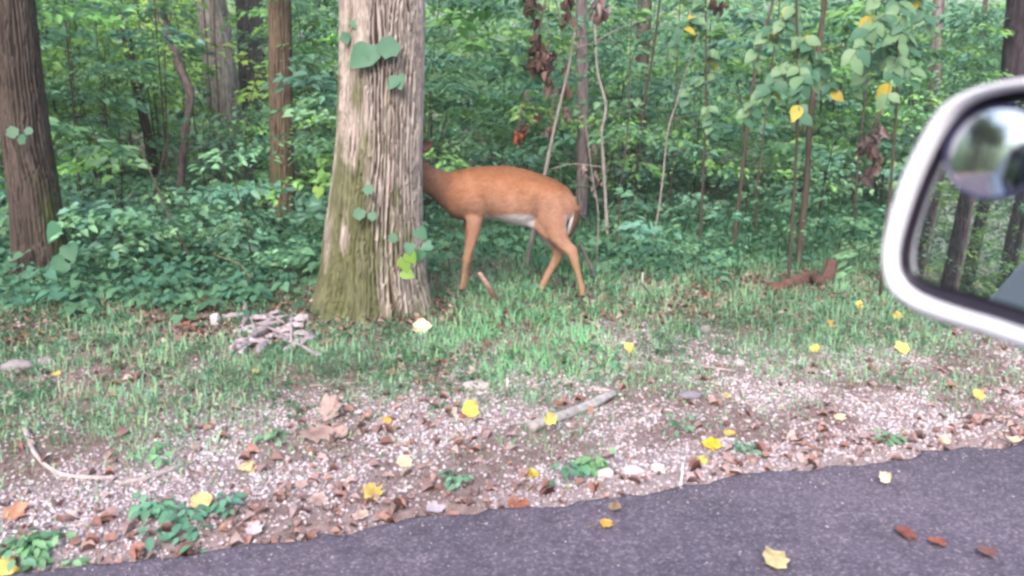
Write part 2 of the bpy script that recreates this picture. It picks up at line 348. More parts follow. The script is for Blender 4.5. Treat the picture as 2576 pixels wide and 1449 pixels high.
# grass
def redband(s, t): return sst(2.3, 2.7, t-TE+(fbm(s*1.4+5, t*1.4)-.5)*1.2)*sst(3.6, 3.1, t-TE+(fbm(s*1.1, t*1.1+7)-.5)*1.2)*sst(.30, .5, fbm(s*1.6+77, t*1.6))
def grass_den(s, t, px, py):
    e = t-TE
    d = sst(.35, 1.5, e)*(.18+1.6*sst(.40, .60, fbm(s*1.5, t*1.5+4)))
    d = d+.55*sst(.1, .8, e)*sst(.46, .60, fbm(s*2.6+60, t*2.6))+(.10+.22*(gravel_den(s, t) < .3))*sst(.1, .6, e)+.5*sst(.4, .9, e)*sst(1800, 2300, px)+.6*sst(.75, 1.15, e)*np.clip(1-np.abs(px-1350)/900, 0, 1)
    for cx, cy, rx, ry, a in ((1330, 880, 260, 90, 1.2), (1450, 930, 120, 60, 1.0), (1420, 700, 90, 60, .9), (450, 950, 300, 80, .4), (2000, 900, 300, 80, .4), (110, 1370, 50, 50, 3), (450, 1310, 60, 40, 1.2), (1490, 1180, 30, 40, 1.4), (2440, 1020, 60, 30, .9), (400, 1140, 40, 25, 1.2), (1180, 800, 100, 50, .8)):
        d = d+a*blob(px, py, cx, cy, rx, ry)
    for cx, cy, rx, ry, a in ((880, 800, 200, 35, .7), (1080, 930, 80, 35, .7), (700, 840, 90, 40, .6), (1700, 765, 110, 30, .7)):
        d = d*(1-a*blob(px, py, cx, cy, rx, ry))
    return np.clip(d*.62, 0, 1)*(1-.85*redband(s, t)*np.where(px > 1150, .45, 1))*np.clip(1.3-e*.10, .3, 1)*(.3+.9*sst(.38, .58, fbm(s*3.1+90, t*3.1, 3)))
x, y, z, s, t, px, py = scatter(320000, grass_den, tmax=10.5, margin=60)
n = len(x); print('grass', n)
hgt = (.025+.075*RS.rand(n)**1.6)*(.6+.8*fbm(s*2+7, t*2))*(.55+.6*sst(.3, 2.5, t-TE))
a = RS.rand(n)*6.28; lean = .25+.9*RS.rand(n); dx, dy = np.cos(a), np.sin(a); w = (.0012+.0016*RS.rand(n))*(1+.14*(t-TE))
sx_, sy_ = -dy*w, dx*w
P0 = np.stack([x, y, z-.003], -1)
mid = P0+np.stack([dx*hgt*lean*.25, dy*hgt*lean*.25, hgt*.6], -1); tip = P0+np.stack([dx*hgt*lean, dy*hgt*lean, hgt*(1-.3*lean)], -1)
sd = np.stack([sx_, sy_, 0*sx_], -1)
v = np.stack([P0-sd, P0+sd, mid+sd*.9, mid-sd*.9, tip], 1).reshape(-1, 3)
f = (np.array([[0, 1, 2], [0, 2, 3], [3, 2, 4]])[None]+(np.arange(n)*5)[:, None, None]).reshape(-1, 3)
g1, g2, g3 = np.array([.23, .45, .26]), np.array([.32, .50, .26]), np.array([.20, .44, .30])
q = fbm(s*1.1+70, t*1.1, 3)[:, None]; rr = RS.rand(n, 1)
lush = (blob(px, py, 1340, 880, 230, 90)+.7*blob(px, py, 1430, 720, 90, 60))[:, None]
cc = np.where(rr < .55, g1, np.where(rr < .8, g2, g3))*(.72+.6*q)*(1+lush*np.array([.0, .35, .1]))*(1+(RS.rand(n, 1)-.5)*.4)
dead = RS.rand(n) < .06; cc[dead] = [.34, .27, .17]
b = Batch(); b.add(v, f, np.repeat(cc, 5, axis=0))
obj('grass', b.mesh('grass', M['grassm']), kind='stuff', label='short green grass growing in patches on the verge')

# small broad-leaved weeds in the grass and the leafy ground cover of the wood edge
def rosette(x, y, z, nl, h, L, W, base, tmpl, b, wind=.5, yvar=.2):
    n = len(x); k = nl
    a = (RS.rand(n, 1)*6.28+np.arange(k)[None]*2.4+RS.rand(n, k)*.6).ravel()
    up = RS.rand(n*k)
    hh = np.repeat(h, k)*(.35+.65*up); rad = np.repeat(h, k)*(.15+.45*RS.rand(n*k))
    P = np.stack([np.repeat(x, k)+np.cos(a)*rad, np.repeat(y, k)+np.sin(a)*rad, np.repeat(z, k)+hh], -1)
    D = np.stack([np.cos(a), np.sin(a), -.15-.4*RS.rand(n*k)], -1)
    N = np.stack([(RS.rand(n*k)-.5)*.8, (RS.rand(n*k)-.5)*.8-.15, np.ones(n*k)], -1)
    LL = np.repeat(L, k)*(.6+.6*RS.rand(n*k))
    cc = np.asarray(base)*(1+(RS.rand(n*k, 1)-.5)*2*yvar)*np.repeat(.8+.4*RS.rand(n, 1), k, axis=0)
    b.add(*leaves(P, D, N, LL, W, cc, tmpl))
def weed_den(s, t, px, py):
    e = t-TE
    return np.clip(sst(.7, 2.0, e)*(.2+1.2*sst(.45, .65, fbm(s*1.9+13, t*1.9))), 0, 1)
b = Batch()
x, y, z, s, t, px, py = scatter(15000, weed_den, tmax=TE+5)
rosette(x, y, z, 6, .03+.05*RS.rand(len(x)), .018+.02*RS.rand(len(x)), .6, [.085, .20, .10], LEAF4, b)
for (cx_, cy_, k_, sp_, L_, c_) in ((1490, 1175, 5, 14, .05, [.30, .55, .26]), (1430, 1200, 5, 22, .045, [.16, .36, .22]), (455, 1325, 9, 40, .05, [.17, .40, .27]), (395, 1300, 5, 22, .05, [.19, .42, .26]), (110, 1385, 9, 30, .045, [.28, .54, .28]), (400, 1150, 7, 22, .035, [.24, .50, .26]),
        (1150, 1215, 4, 20, .04, [.20, .40, .26]), (560, 1280, 4, 18, .04, [.16, .36, .26]), (2235, 1110, 4, 14, .04, [.24, .44, .26]), (690, 1110, 5, 18, .04, [.24, .44, .26]), (1865, 1150, 4, 16, .035, [.22, .42, .26]), (1700, 1090, 5, 20, .035, [.2, .4, .24]), (60, 1400, 6, 24, .04, [.2, .42, .26])):
    P_ = [G(cx_+RS.randn()*sp_, cy_+RS.randn()*sp_*.6) for _ in range(k_)]
    x, y = np.array([p.x for p in P_]), np.array([p.y for p in P_])
    rosette(x, y, H(x, y), 6, .03+.05*RS.rand(k_), np.full(k_, L_), .7, c_, LEAF8, b)
obj('low_weeds', b.mesh('low_weeds', M['leaf']), kind='stuff', label='low broad-leaved weeds among the grass of the verge')
b = Batch()
def cover_den(s, t, px, py):
    e = t-TE
    d = sst(2.9, 3.8, e)*(.35+1.0*sst(.36, .58, fbm(s*1.2+51, t*1.2)))
    d = d*np.where((px > 1080) & (px < 2250), .6, 1.1)
    d = d*(1-.8*blob(px, py, 1300, 715, 260, 40))
    d = d+.9*blob(px, py, 650, 680, 200, 60)+.8*blob(px, py, 400, 640, 250, 60)+.6*blob(px, py, 80, 740, 120, 40)
    for cx, cy, rx, ry, a in ((240, 575, 60, 22, .9), (430, 575, 60, 20, .8), (700, 580, 40, 20, .7), (2100, 690, 120, 35, .7), (945, 700, 150, 90, .8), (110, 700, 60, 40, .8), (520, 610, 70, 16, .7), (330, 690, 60, 20, .6), (950, 790, 180, 40, .5)):
        d = d*(1-a*blob(px, py, cx, cy, rx, ry))
    return np.clip(d, 0, 1)
x, y, z, s, t, px, py = scatter(11000, cover_den, tmin=TE+2.0, tmax=14, margin=200)
k = y > 4.9; x, y, z, s, t, px, py = [q[k] for q in (x, y, z, s, t, px, py)]
print('cover', len(x))
left = (px < 830)
hh = np.where(left, .12+.22*RS.rand(len(x)), .08+.16*RS.rand(len(x)))*sst(2.3, 4.2, t-TE).clip(.4, 1)
k = ~((np.abs(px-1300) < 230) & (py > 655) & (py < 790) & (RS.rand(len(x)) < .75)); x, y, z, s, t, px, py, left, hh = [q[k] for q in (x, y, z, s, t, px, py, left, hh)]
for sel, base in ((RS.rand(len(x)) < .5, [.095, .24, .16]), (None, [.14, .30, .17])):
    if sel is None: sel = ~prev
    prev = sel
    rosette(x[sel], y[sel], z[sel], 8, hh[sel], .035+.075*RS.rand(sel.sum())**1.3, .85, base, HEART6, b)
obj('ground_cover', b.mesh('ground_cover', M['leaf']), kind='stuff', label='leafy green ground cover along the edge of the wood')
# taller grass tufts behind the deer
def tall_den(s, t, px, py): return np.clip(blob(px, py, 1800, 610, 450, 60)*1.0+blob(px, py, 1415, 690, 60, 35)*.6, 0, 1)
x, y, z, s, t, px, py = scatter(45000, tall_den, tmin=TE+2, tmax=12)
n = len(x); a = RS.rand(n)*6.28; hgt = .10+.22*RS.rand(n); lean = .2+.8*RS.rand(n); w = .0035+.003*RS.rand(n)
dx, dy = np.cos(a), np.sin(a); P0 = np.stack([x, y, z], -1); sd = np.stack([-dy*w, dx*w, 0*w], -1)
mid = P0+np.stack([dx*hgt*lean*.25, dy*hgt*lean*.25, hgt*.6], -1); tip = P0+np.stack([dx*hgt*lean, dy*hgt*lean, hgt*(1-.3*lean)], -1)
v = np.stack([P0-sd, P0+sd, mid+sd*.9, mid-sd*.9, tip], 1).reshape(-1, 3)
f = (np.array([[0, 1, 2], [0, 2, 3], [3, 2, 4]])[None]+(np.arange(n)*5)[:, None, None]).reshape(-1, 3)
b = Batch(); b.add(v, f, np.repeat(vcol([.065, .17, .075], n, .3), 5, axis=0))
obj('woodland_grass', b.mesh('woodland_grass', M['grassm']), kind='stuff', label='taller dark green grass in the clearing behind the deer')

# ------------------------------------------------------------------ bark trunks
def bark_trunk(pts, rad, sides, nseg, ridge, wdt, pale, dark, moss=None, flare=None, seed=0, moss_h=.8, moss_side=None):
    """pts polyline base->top, rad at those points"""
    path = catmull(pts, nseg); rr = np.interp(np.linspace(0, 1, nseg), np.linspace(0, 1, len(rad)), rad)
    hgt = path[:, 2]-path[0, 2]; arc = np.concatenate([[0], np.cumsum(np.linalg.norm(np.diff(path, axis=0), axis=1))])
    th = np.linspace(0, 2*math.pi, sides, endpoint=False)
    R0 = rr.mean(); ncell = max(6, int(round(2*math.pi*R0/wdt)))
    U = (th/(2*math.pi)*ncell)[None]; Vv = arc[:, None]
    wob = (fbm(Vv*1.1+seed, U*.0+np.sin(th)[None]*1.2+3+seed, 3)-.5)*1.6
    u1 = U+wob+1.5*(noise(U*.45 % ncell, Vv*2.6+seed)-.5)+.5*(noise(U*1.7+3, Vv*9+seed)-.5)
    def cracks(u, off):
        ce = np.floor(u); fr = np.abs(u-ce-.5)*2; on = noise(ce*7.7+off, Vv*3.1+ce*.37+off)
        wd = .34+.38*noise(ce*3.3+off, Vv*6+off)
        return sst(wd, wd+.24, fr)*sst(.15, .38, on)
    c1 = cracks(u1, seed); c2 = cracks(u1*1.9+.4, seed+31)*.55
    fine_ = noise((U*3.3+wob*3.3)+9, Vv*22)
    hv = np.clip(1-np.maximum(c1, c2)-.35*(1-fine_)*(noise(U*.8+40, Vv*5)), 0, 1)
    def rfn(r, th_, idx, p_):
        r = r+(hv-.6)*ridge*.75
        if flare: r = r+flare(th_, hgt)
        return r
    v, f = tube(path, rr, sides, rfn, cap=True)
    q = np.clip((hv-.12)/.6, 0, 1)[..., None]
    big = fbm(np.cos(th)[None]*2.1+seed, Vv*1.2+np.sin(th)[None]*1.5+9)[..., None]
    col = np.array(dark)*(1-q)+np.array(pale)*q; col = col*(.66+.68*big)
    if moss is not None:
        mn = fbm(np.cos(th)[None]*3+seed+4+U*.2, Vv*3.2)
        mk = .8*sst(.42, .80, mn+.40*(1-hgt[:, None]/moss_h)-.14+(moss_side(th) if moss_side else 0))[..., None]
        col = col*(1-mk)+np.array(moss)*(.55+.9*fine_[..., None])*mk
    col = col.reshape(-1, 3); col = np.vstack([col, [dark, dark]])
    return v, f, col
def upward(pts, top=8.5):
    """continue a trunk above the frame in its own direction"""
    a, b_ = pts[-2], pts[-1]; d = (b_-a).normalized(); d = (d+Vector((0, 0, .8))).normalized()
    out = list(pts)
    while out[-1].z < top: out.append(out[-1]+d*1.6)
    return out
# shared crowns
def crown_mesh(name, seed, nleaf, R, hz, base, L=.14):
    rs = np.random.RandomState(seed); b = Batch(); nb = 26
    for i in range(nb):
        a = rs.rand()*6.28; z0 = rs.rand()*hz*.8; L0 = R*(.45+.55*rs.rand())*(1-.35*z0/hz)
        e = np.array([math.cos(a)*L0, math.sin(a)*L0, z0+L0*(.15+.4*rs.rand())]); p0 = np.array([0, 0, z0*.9])
        m_ = (p0+e)/2+np.array([0, 0, -.15]); pth = catmull([p0, m_, e], 6)
        v, f = tube(pth, np.linspace(.05, .012, 6), 5); b.add(v, f, np.array([.10, .075, .06]))
        k = nleaf//nb; u = .3+.75*rs.rand(k); c0 = p0+(e-p0)*u[:, None]
        P = c0+rs.randn(k, 3)*np.array([.45, .45, .22])*R*.22
        aa = rs.rand(k)*6.28; D = np.stack([np.cos(aa), np.sin(aa), -.3*rs.rand(k)], -1); N = np.stack([rs.randn(k)*.4, rs.randn(k)*.4, np.ones(k)], -1)
        b.add(*leaves(P, D, N, L*(.7+.6*rs.rand(k)), .65, vcol(base, k, .3, rs), LEAF2))
    return b.mesh(name, M['leaf'])
CR = [crown_mesh('crown_a', 1, 1200, 2.6, 4.0, [.09, .18, .05], .17), crown_mesh('crown_b', 2, 1000, 2.2, 3.4, [.08, .17, .06], .16)]
for cm in CR: cm.materials.append(M['bark'])
def add_crown(t, top, sc_=1.0, k=0):
    o = obj('crown', CR[k % 2], t, Vector(top)-Vector((0, 0, 2.2*sc_))-Vector(t.location)); o.scale = (sc_,)*3; o.rotation_euler.z = rnd.random()*6
    return o
def add_tree(name, label, cat, pixels, Y, rad, sides, seg, ridge, wdt, pale, dark, group=None, crown=1.0, dy=None, **kw):
    pts = [V(px, py, Y+(dy[i] if dy else 0)) for i, (px, py) in enumerate(pixels)]
    g = Hs(pts[0].x, pts[0].y); pts[0].z = g-.06
    rr = list(rad); n0 = len(pts); pts = upward(pts, kw.pop('top', 8.5)); rr += [rr[-1]*(1-.07*(i+1)) for i in range(len(pts)-n0)]
    t = thing(name, label, cat, (pts[0].x, pts[0].y, g), group)
    loc = np.array(t.location)
    v, f, c = bark_trunk([np.array(p)-loc for p in pts], rr, sides, seg, ridge, wdt, pale, dark, **kw)
    obj('trunk', mk_mesh(name+'_trunk', v, f, c, M['bark'], True), t)
    if crown: add_crown(t, pts[-1], crown, rnd.randrange(2))
    return t

# B: the big furrowed tree in front of the deer
def flareB(th, h):
    h = h[:, None]; th = th[None]
    lob = .5+.5*np.cos(3*th+.6)+.35*np.cos(5*th+2.0)
    left = np.clip(np.cos(th-math.pi), 0, 1); right = np.clip(np.cos(th), 0, 1)
    return np.exp(-np.maximum(h, 0)/.22)*(.05+.075*lob)+.045*np.exp(-np.maximum(h, 0)/.7)*left+.0*right
bx = lambda py: {0: 962, 300: 957, 450: 955, 600: 945, 760: 945}[py]
add_tree('oak_tree', 'massive pale tree with deeply furrowed bark and mossy foot, hiding the head of the deer', 'tree',
         [(945, 770), (945, 600), (952, 450), (958, 300), (963, 0)], 5.65, [.345, .330, .303, .284, .276, .272], 300, 440, .036, .027,
         [.41, .35, .32], [.045, .03, .024], moss=[.078, .092, .028], flare=flareB, seed=3, moss_h=1.15,
         moss_side=lambda th: .30*np.clip(np.cos(th-math.pi-.5), -.5, 1)[None])
# A: left tree
def flareA(th, h): return np.exp(-np.maximum(h[:, None], 0)/.2)*(.035+.04*np.cos(3*th+1)[None])
add_tree('leaning_tree', 'thick grey-brown trunk leaning left at the left edge, green moss on its right flank', 'tree',
         [(108, 700), (88, 500), (58, 280), (28, 0)], 6.5, [.200, .185, .172, .160, .15], 140, 340, .02, .028,
         [.085, .066, .058], [.024, .018, .015], moss=[.055, .08, .02], flare=flareA, seed=8, moss_h=.9, crown=1.0,
         moss_side=lambda th: .40*np.cos(th)[None]-.30)
# C: slim reddish trunk
add_tree('slim_tree', 'straight slim reddish-brown trunk just left of the massive furrowed tree', 'tree',
         [(712, 590), (711, 430), (706, 200), (703, 0)], 9.0, [.150, .132, .122, .118, .115], 90, 260, .016, .03,
         [.16, .115, .085], [.04, .028, .022], moss=[.07, .09, .03], seed=13, moss_h=1.2, moss_side=lambda th: .05*np.cos(th-math.pi)[None])
# D, E: trunks further back
add_tree('background_tree', 'pale grey broad trunk half hidden by leaves in the upper left background', 'tree',
         [(575, 470), (568, 300), (548, 120), (530, 0)], 13.5, [.30, .27, .25, .24, .23], 90, 180, .02, .04, [.34, .30, .30], [.14, .12, .12], seed=17, crown=1.3)
add_tree('background_tree', 'dark trunk in the background between the pale broad trunk and the slim reddish one', 'tree',
         [(650, 470), (640, 300), (632, 120), (625, 0)], 14.5, [.27, .24, .23, .22, .21], 80, 160, .02, .04, [.13, .11, .12], [.05, .04, .045], seed=19, crown=1.3)
add_tree('crooked_sapling', 'crooked young tree that bends sharply, left of the pale broad background trunk', 'tree',
         [(452, 520), (456, 440), (468, 320), (478, 240), (450, 160), (420, 70), (398, 0)], 10.0, [.050, .048, .046, .05, .052, .056, .058], 24, 200, .005, .02, [.20, .15, .15], [.08, .06, .06], seed=21, crown=.7, top=6)
add_tree('leaning_dark_tree', 'thin dark trunk slanting behind leaves, between the leaning tree and crooked sapling', 'tree',
         [(392, 420), (372, 340), (345, 230), (318, 90), (295, 0)], 11.5, [.068, .064, .062, .06, .06], 24, 150, .006, .02, [.07, .055, .05], [.03, .022, .02], seed=22, crown=.8, top=7)
BGT = [((195, 330), (185, 0), 15, .10, 'narrow dark background trunk nearest the leaning tree at top left', 'd'),
       ((255, 320), (272, 0), 17, .07, 'faint thin trunk near the top left behind the bright leaves', 'g'),
       ((390, 300), (372, 0), 18, .08, 'thin dark background stem close behind the crooked sapling', 'd'),
       ((770, 300), (800, 0), 16, .055, 'thin dark stem leaning right, between slim reddish trunk and massive tree', 'd'),
       ((1460, 640), (1463, 0), 9.2, .062, 'straight purplish-grey trunk rising behind the rump of the deer', 'g'),
       ((1600, 420), (1622, 0), 13.0, .11, 'dark trunk fragment high above, right of the purplish-grey trunk', 'd'),
       ((2335, 420), (2362, 0), 12.0, .075, 'brownish trunk rising above the wing mirror housing', 'g'),
       ((2430, 400), (2480, 0), 13.0, .035, 'thin dark stem above the wing mirror, slanting right', 'd'),
       ((2520, 560), (2570, 0), 9.5, .15, 'blackish trunk at the top right corner above the mirror', 'k'),
       ((2030, 420), (2075, 0), 14.0, .06, 'greyish background stem in the upper right wood', 'g')]
for i, (b0, b1, Y, r, lab, kk) in enumerate(BGT):
    pa, da = {'d': ([.13, .10, .09], [.05, .035, .03]), 'g': ([.26, .21, .22], [.10, .08, .085]), 'k': ([.045, .035, .045], [.02, .015, .02])}[kk]
    mid = ((b0[0]+b1[0])/2+rnd.uniform(-6, 6), (b0[1]+b1[1])/2)
    add_tree('background_tree', lab, 'tree', [b0, mid, b1], Y, [r*1.15, r*1.05, r, r*.95], 40, 160, r*.10, .03, pa, da, seed=30+i, crown=.9 if Y > 11 else .7, top=7.5)

# thin saplings: stem, twigs and their leaves
GREENS = [[.10, .22, .09], [.075, .19, .10], [.13, .25, .08]]
def sapling(label, pixels, Y, r, col, nleaf=90, L=.06, top=None, seed=0, dy=None, group='thin saplings of the undergrowth', z_from=.7, base=None, spread=.5):
    rs = np.random.RandomState(100+seed)
    pts = [V(px, py, Y+(dy[i] if dy else 0)) for i, (px, py) in enumerate(pixels)]
    g = Hs(pts[0].x, pts[0].y)
    if base is None: pts[0].z = g-.03
    if top:
        d = (pts[-1]-pts[-2]).normalized()
        while pts[-1].z < top: pts.append(pts[-1]+(d+Vector((rnd.uniform(-.1, .1), 0, .15))).normalized()*.5)
    t = thing('sapling', label, 'sapling', (pts[0].x, pts[0].y, g), group); loc = np.array(t.location)
    path = catmull([np.array(p)-loc for p in pts], 40); rad = np.linspace(r, r*.45, 40)*(1+.1*rs.randn(40)*.5)
    v, f = tube(path, rad, 7); b = Batch(); b.add(v, f, vcol(col, len(v), .18, rs))
    lb = Batch(); k = 0
    zs = path[:, 2]; cand = np.where(zs > z_from)[0]
    if len(cand) > 3 and nleaf:
        for _ in range(max(3, nleaf//14)):
            i0 = rs.choice(cand); a = rs.rand()*6.28; ln = spread*(.4+.8*rs.rand()); p0 = path[i0]
            e = p0+np.array([math.cos(a)*ln, math.sin(a)*ln, ln*(.05+.4*rs.rand())]); br = catmull([p0, (p0+e)/2+[0, 0, .05*ln], e], 6)
            v, f = tube(br, np.linspace(r*.3, .0015, 6), 4, cap=False); b.add(v, f, vcol(col, len(v), .2, rs))
            m_ = 14; u = .25+.75*rs.rand(m_); q = p0+(e-p0)*u[:, None]; side = np.where(rs.rand(m_) < .5, 1, -1)[:, None]
            dd = norm(e-p0); sdv = norm(np.cross(dd, [0, 0, 1])); D = dd*.5+sdv*side+np.array([0, 0, -.25])+rs.randn(m_, 3)*.15
            N = np.array([0, 0, 1.])+rs.randn(m_, 3)*.3
            lb.add(*leaves(q, D, N, L*(.7+.6*rs.rand(m_)), .5, vcol(GREENS[rs.randint(3)], m_, .25, rs), LEAF4))
        obj('crown', lb.mesh('sapling_leaves', M['leaf']), t)
    obj('trunk', b.mesh('sapling_stem', M['bark'], True), t)
    return t
GR, BR, DK = [.23, .20, .19], [.085, .065, .055], [.07, .05, .045]
sapling('pale grey slanting pole that passes behind the back of the deer', [(1322, 700), (1345, 560), (1372, 430), (1395, 320), (1430, 170), (1445, 80)], 7.0, .021, GR, 40, seed=1, z_from=1.6)
sapling('pale crooked stem with a kink, just right of the purplish-grey trunk', [(1530, 640), (1516, 380), (1513, 330), (1524, 265), (1503, 180), (1496, 60)], 8.0, .018, [.36, .31, .30], 30, top=3, seed=2, z_from=1.9)
sapling('thin dark stem slanting right above the rump of the deer', [(1590, 500), (1617, 290), (1640, 150), (1660, 0)], 9.0, .016, DK, 90, top=4, seed=3)
sapling('tall slender brown sapling standing in the middle of the right half', [(1843, 640), (1862, 480), (1882, 300), (1905, 150), (1945, 0)], 7.6, .019, BR, 110, top=4, seed=4, z_from=1.0)
sapling('short brown sapling close right of the tall slender one', [(1898, 640), (1903, 500), (1912, 400), (1925, 300)], 8.2, .012, BR, 60, top=2.6, seed=5)
sapling('stout grey-brown sapling nearest the reddish fallen log', [(2006, 700), (2016, 580), (2030, 450), (2038, 300), (2060, 120)], 6.9, .031, BR, 100, top=4, seed=6, z_from=1.0)
sapling('pale thin bent stem halfway between tall slender sapling and purplish trunk', [(1640, 640), (1665, 470), (1680, 330), (1705, 250), (1722, 190)], 8.0, .010, [.30, .27, .26], 40, top=2.6, seed=7)
sapling('very thin dark stem just right of the massive furrowed tree, above the deer', [(1060, 480), (1080, 290), (1092, 130), (1105, 0)], 8.5, .009, DK, 50, top=3.4, seed=8, z_from=1.2)
sapling('thin brown stem close behind the hind leg of the deer', [(1548, 660), (1556, 560), (1562, 470)], 7.4, .010, BR, 50, top=1.9, seed=9, z_from=.7)
sapling('thin grey twiggy stem rising right of the rump of the deer', [(1500, 640), (1505, 540), (1490, 440)], 7.2, .009, GR, 20, top=1.3, seed=10, z_from=.6)
sapling('thin stem between slim reddish trunk and crooked sapling at left', [(560, 560), (556, 400), (548, 230), (540, 90)], 10.4, .012, DK, 80, top=4, seed=11)
sapling('spindly stem right beside the leaning tree at left', [(205, 560), (196, 400), (188, 250), (176, 100)], 9.5, .012, BR, 90, top=4, seed=12)
sapling('thin stem left of the wing mirror, leaning slightly right', [(2150, 560), (2160, 400), (2180, 220), (2200, 60)], 8.6, .012, DK, 90, top=4, seed=13)

# big-leaved branches in the upper right: every leaf its own part
BL = mk_mesh('big_leaf', LEAF8[0]*np.array([1, .85, 1]), LEAF8[1], np.full((12, 3), .0)+[.20, .34, .18], M['leaf'], True)
BL2 = mk_mesh('big_leaf_dark', LEAF8[0]*np.array([1, .95, 1]), LEAF8[1], np.full((12, 3), .0)+[.09, .21, .13], M['leaf'], True)
BLY = mk_mesh('big_leaf_yellow', LEAF8[0]*np.array([1, .8, 1]), LEAF8[1], np.full((12, 3), .0)+[.55, .42, .06], M['leaf'], True)
HL = mk_mesh('heart_leaf', HEART[0], HEART[1], np.full((11, 3), .0)+[.09, .24, .14], M['leaf'], True)
HLB = mk_mesh('heart_leaf_bright', HEART[0], HEART[1], np.full((11, 3), .0)+[.24, .42, .07], M['leaf'], True)
LL = mk_mesh('lobed_leaf', LOBED[0], LOBED[1], np.full((14, 3), .0)+[.09, .22, .13], M['leaf'], True)
def put_leaf(parent, me, p, d, nrm, L, name='leaf'):
    d = Vector(d).normalized(); bb = Vector(nrm).cross(d).normalized(); nn = d.cross(bb)
    o = bpy.data.objects.new(name, me); C.objects.link(o); o.parent = parent
    mt = Matrix((d, bb, nn)).transposed().to_4x4()*1.0
    o.matrix_local = Matrix.Translation(Vector(p)-Vector(parent.location)) @ mt @ Matrix.Diagonal((L, L, L, 1))
    return o
def bigleaf_branch(label, root, tips, Y, seed, nl=13, L=.125, yel=.06):
    """root and tips in picture terms at depth Y; one sapling with arching branches and drooping leaves"""
    rs = random.Random(seed)
    base = V(*root, Y); g = Hs(base.x, base.y)
    t = thing('sapling', label, 'sapling', (base.x, base.y, g), 'big-leaved saplings in the upper right'); loc = Vector(t.location)
    top = V(root[0]+rs.uniform(10, 30), -60, Y)
    b = Batch(); pth = catmull([np.array(Vector((base.x, base.y, g-.03))-loc), np.array((base+top)/2-loc)+[.03, 0, 0], np.array(top-loc)], 20)
    v, f = tube(pth, np.linspace(.014, .008, 20), 6); b.add(v, f, np.array([.07, .055, .045]))
    for (tx, ty) in tips:
        e = V(tx, ty, Y+rs.uniform(-.5, .35)); u = min(.95, max(.3, (e.z+.25-g)/(top.z-g))); s0 = Vector(pth[int(u*19)])+loc
        mdl = (s0+e)/2+Vector((0, 0, .12)); br = catmull([np.array(s0-loc), np.array(mdl-loc), np.array(e-loc)], 10)
        v, f = tube(br, np.linspace(.005, .0018, 10), 4, cap=False); b.add(v, f, np.array([.13, .11, .07]))
        for k in range(nl):
            q = Vector(br[min(9, 2+int(k*8/nl))])+loc; sd = -1 if k % 2 else 1
            d = Vector((sd*rs.uniform(.3, 1), rs.uniform(-.6, .2), rs.uniform(-1.0, -.25)))
            me = BLY if rs.random() < yel else (BL if rs.random() < .55 else BL2)
            put_leaf(t, me, q, d, Vector((rs.uniform(-.4, .4), rs.uniform(-1, -.2), rs.uniform(.3, 1))), L*rs.uniform(.7, 1.2))
    obj('trunk', b.mesh('bigleaf_stem', M['bark'], True), t)
bigleaf_branch('sapling with large pale drooping leaves, some yellow, left of the mirror top', (1990, 640), [(1890, 150), (1960, 120), (2040, 200), (2090, 230), (1930, 250), (2010, 290), (1870, 300)], 6.2, 1)
bigleaf_branch('sapling with large bluish-green leaves hanging just above the mirror corner', (2230, 600), [(2150, 230), (2230, 260), (2290, 200), (2180, 60), (2260, 110), (2330, 60), (2140, 150)], 5.9, 2, L=.12, yel=.03)
bigleaf_branch('sapling with broad green leaves in the centre right wood', (1760, 620), [(1690, 120), (1750, 60), (1800, 200), (1720, 260), (1790, 330)], 7.6, 3, L=.11)

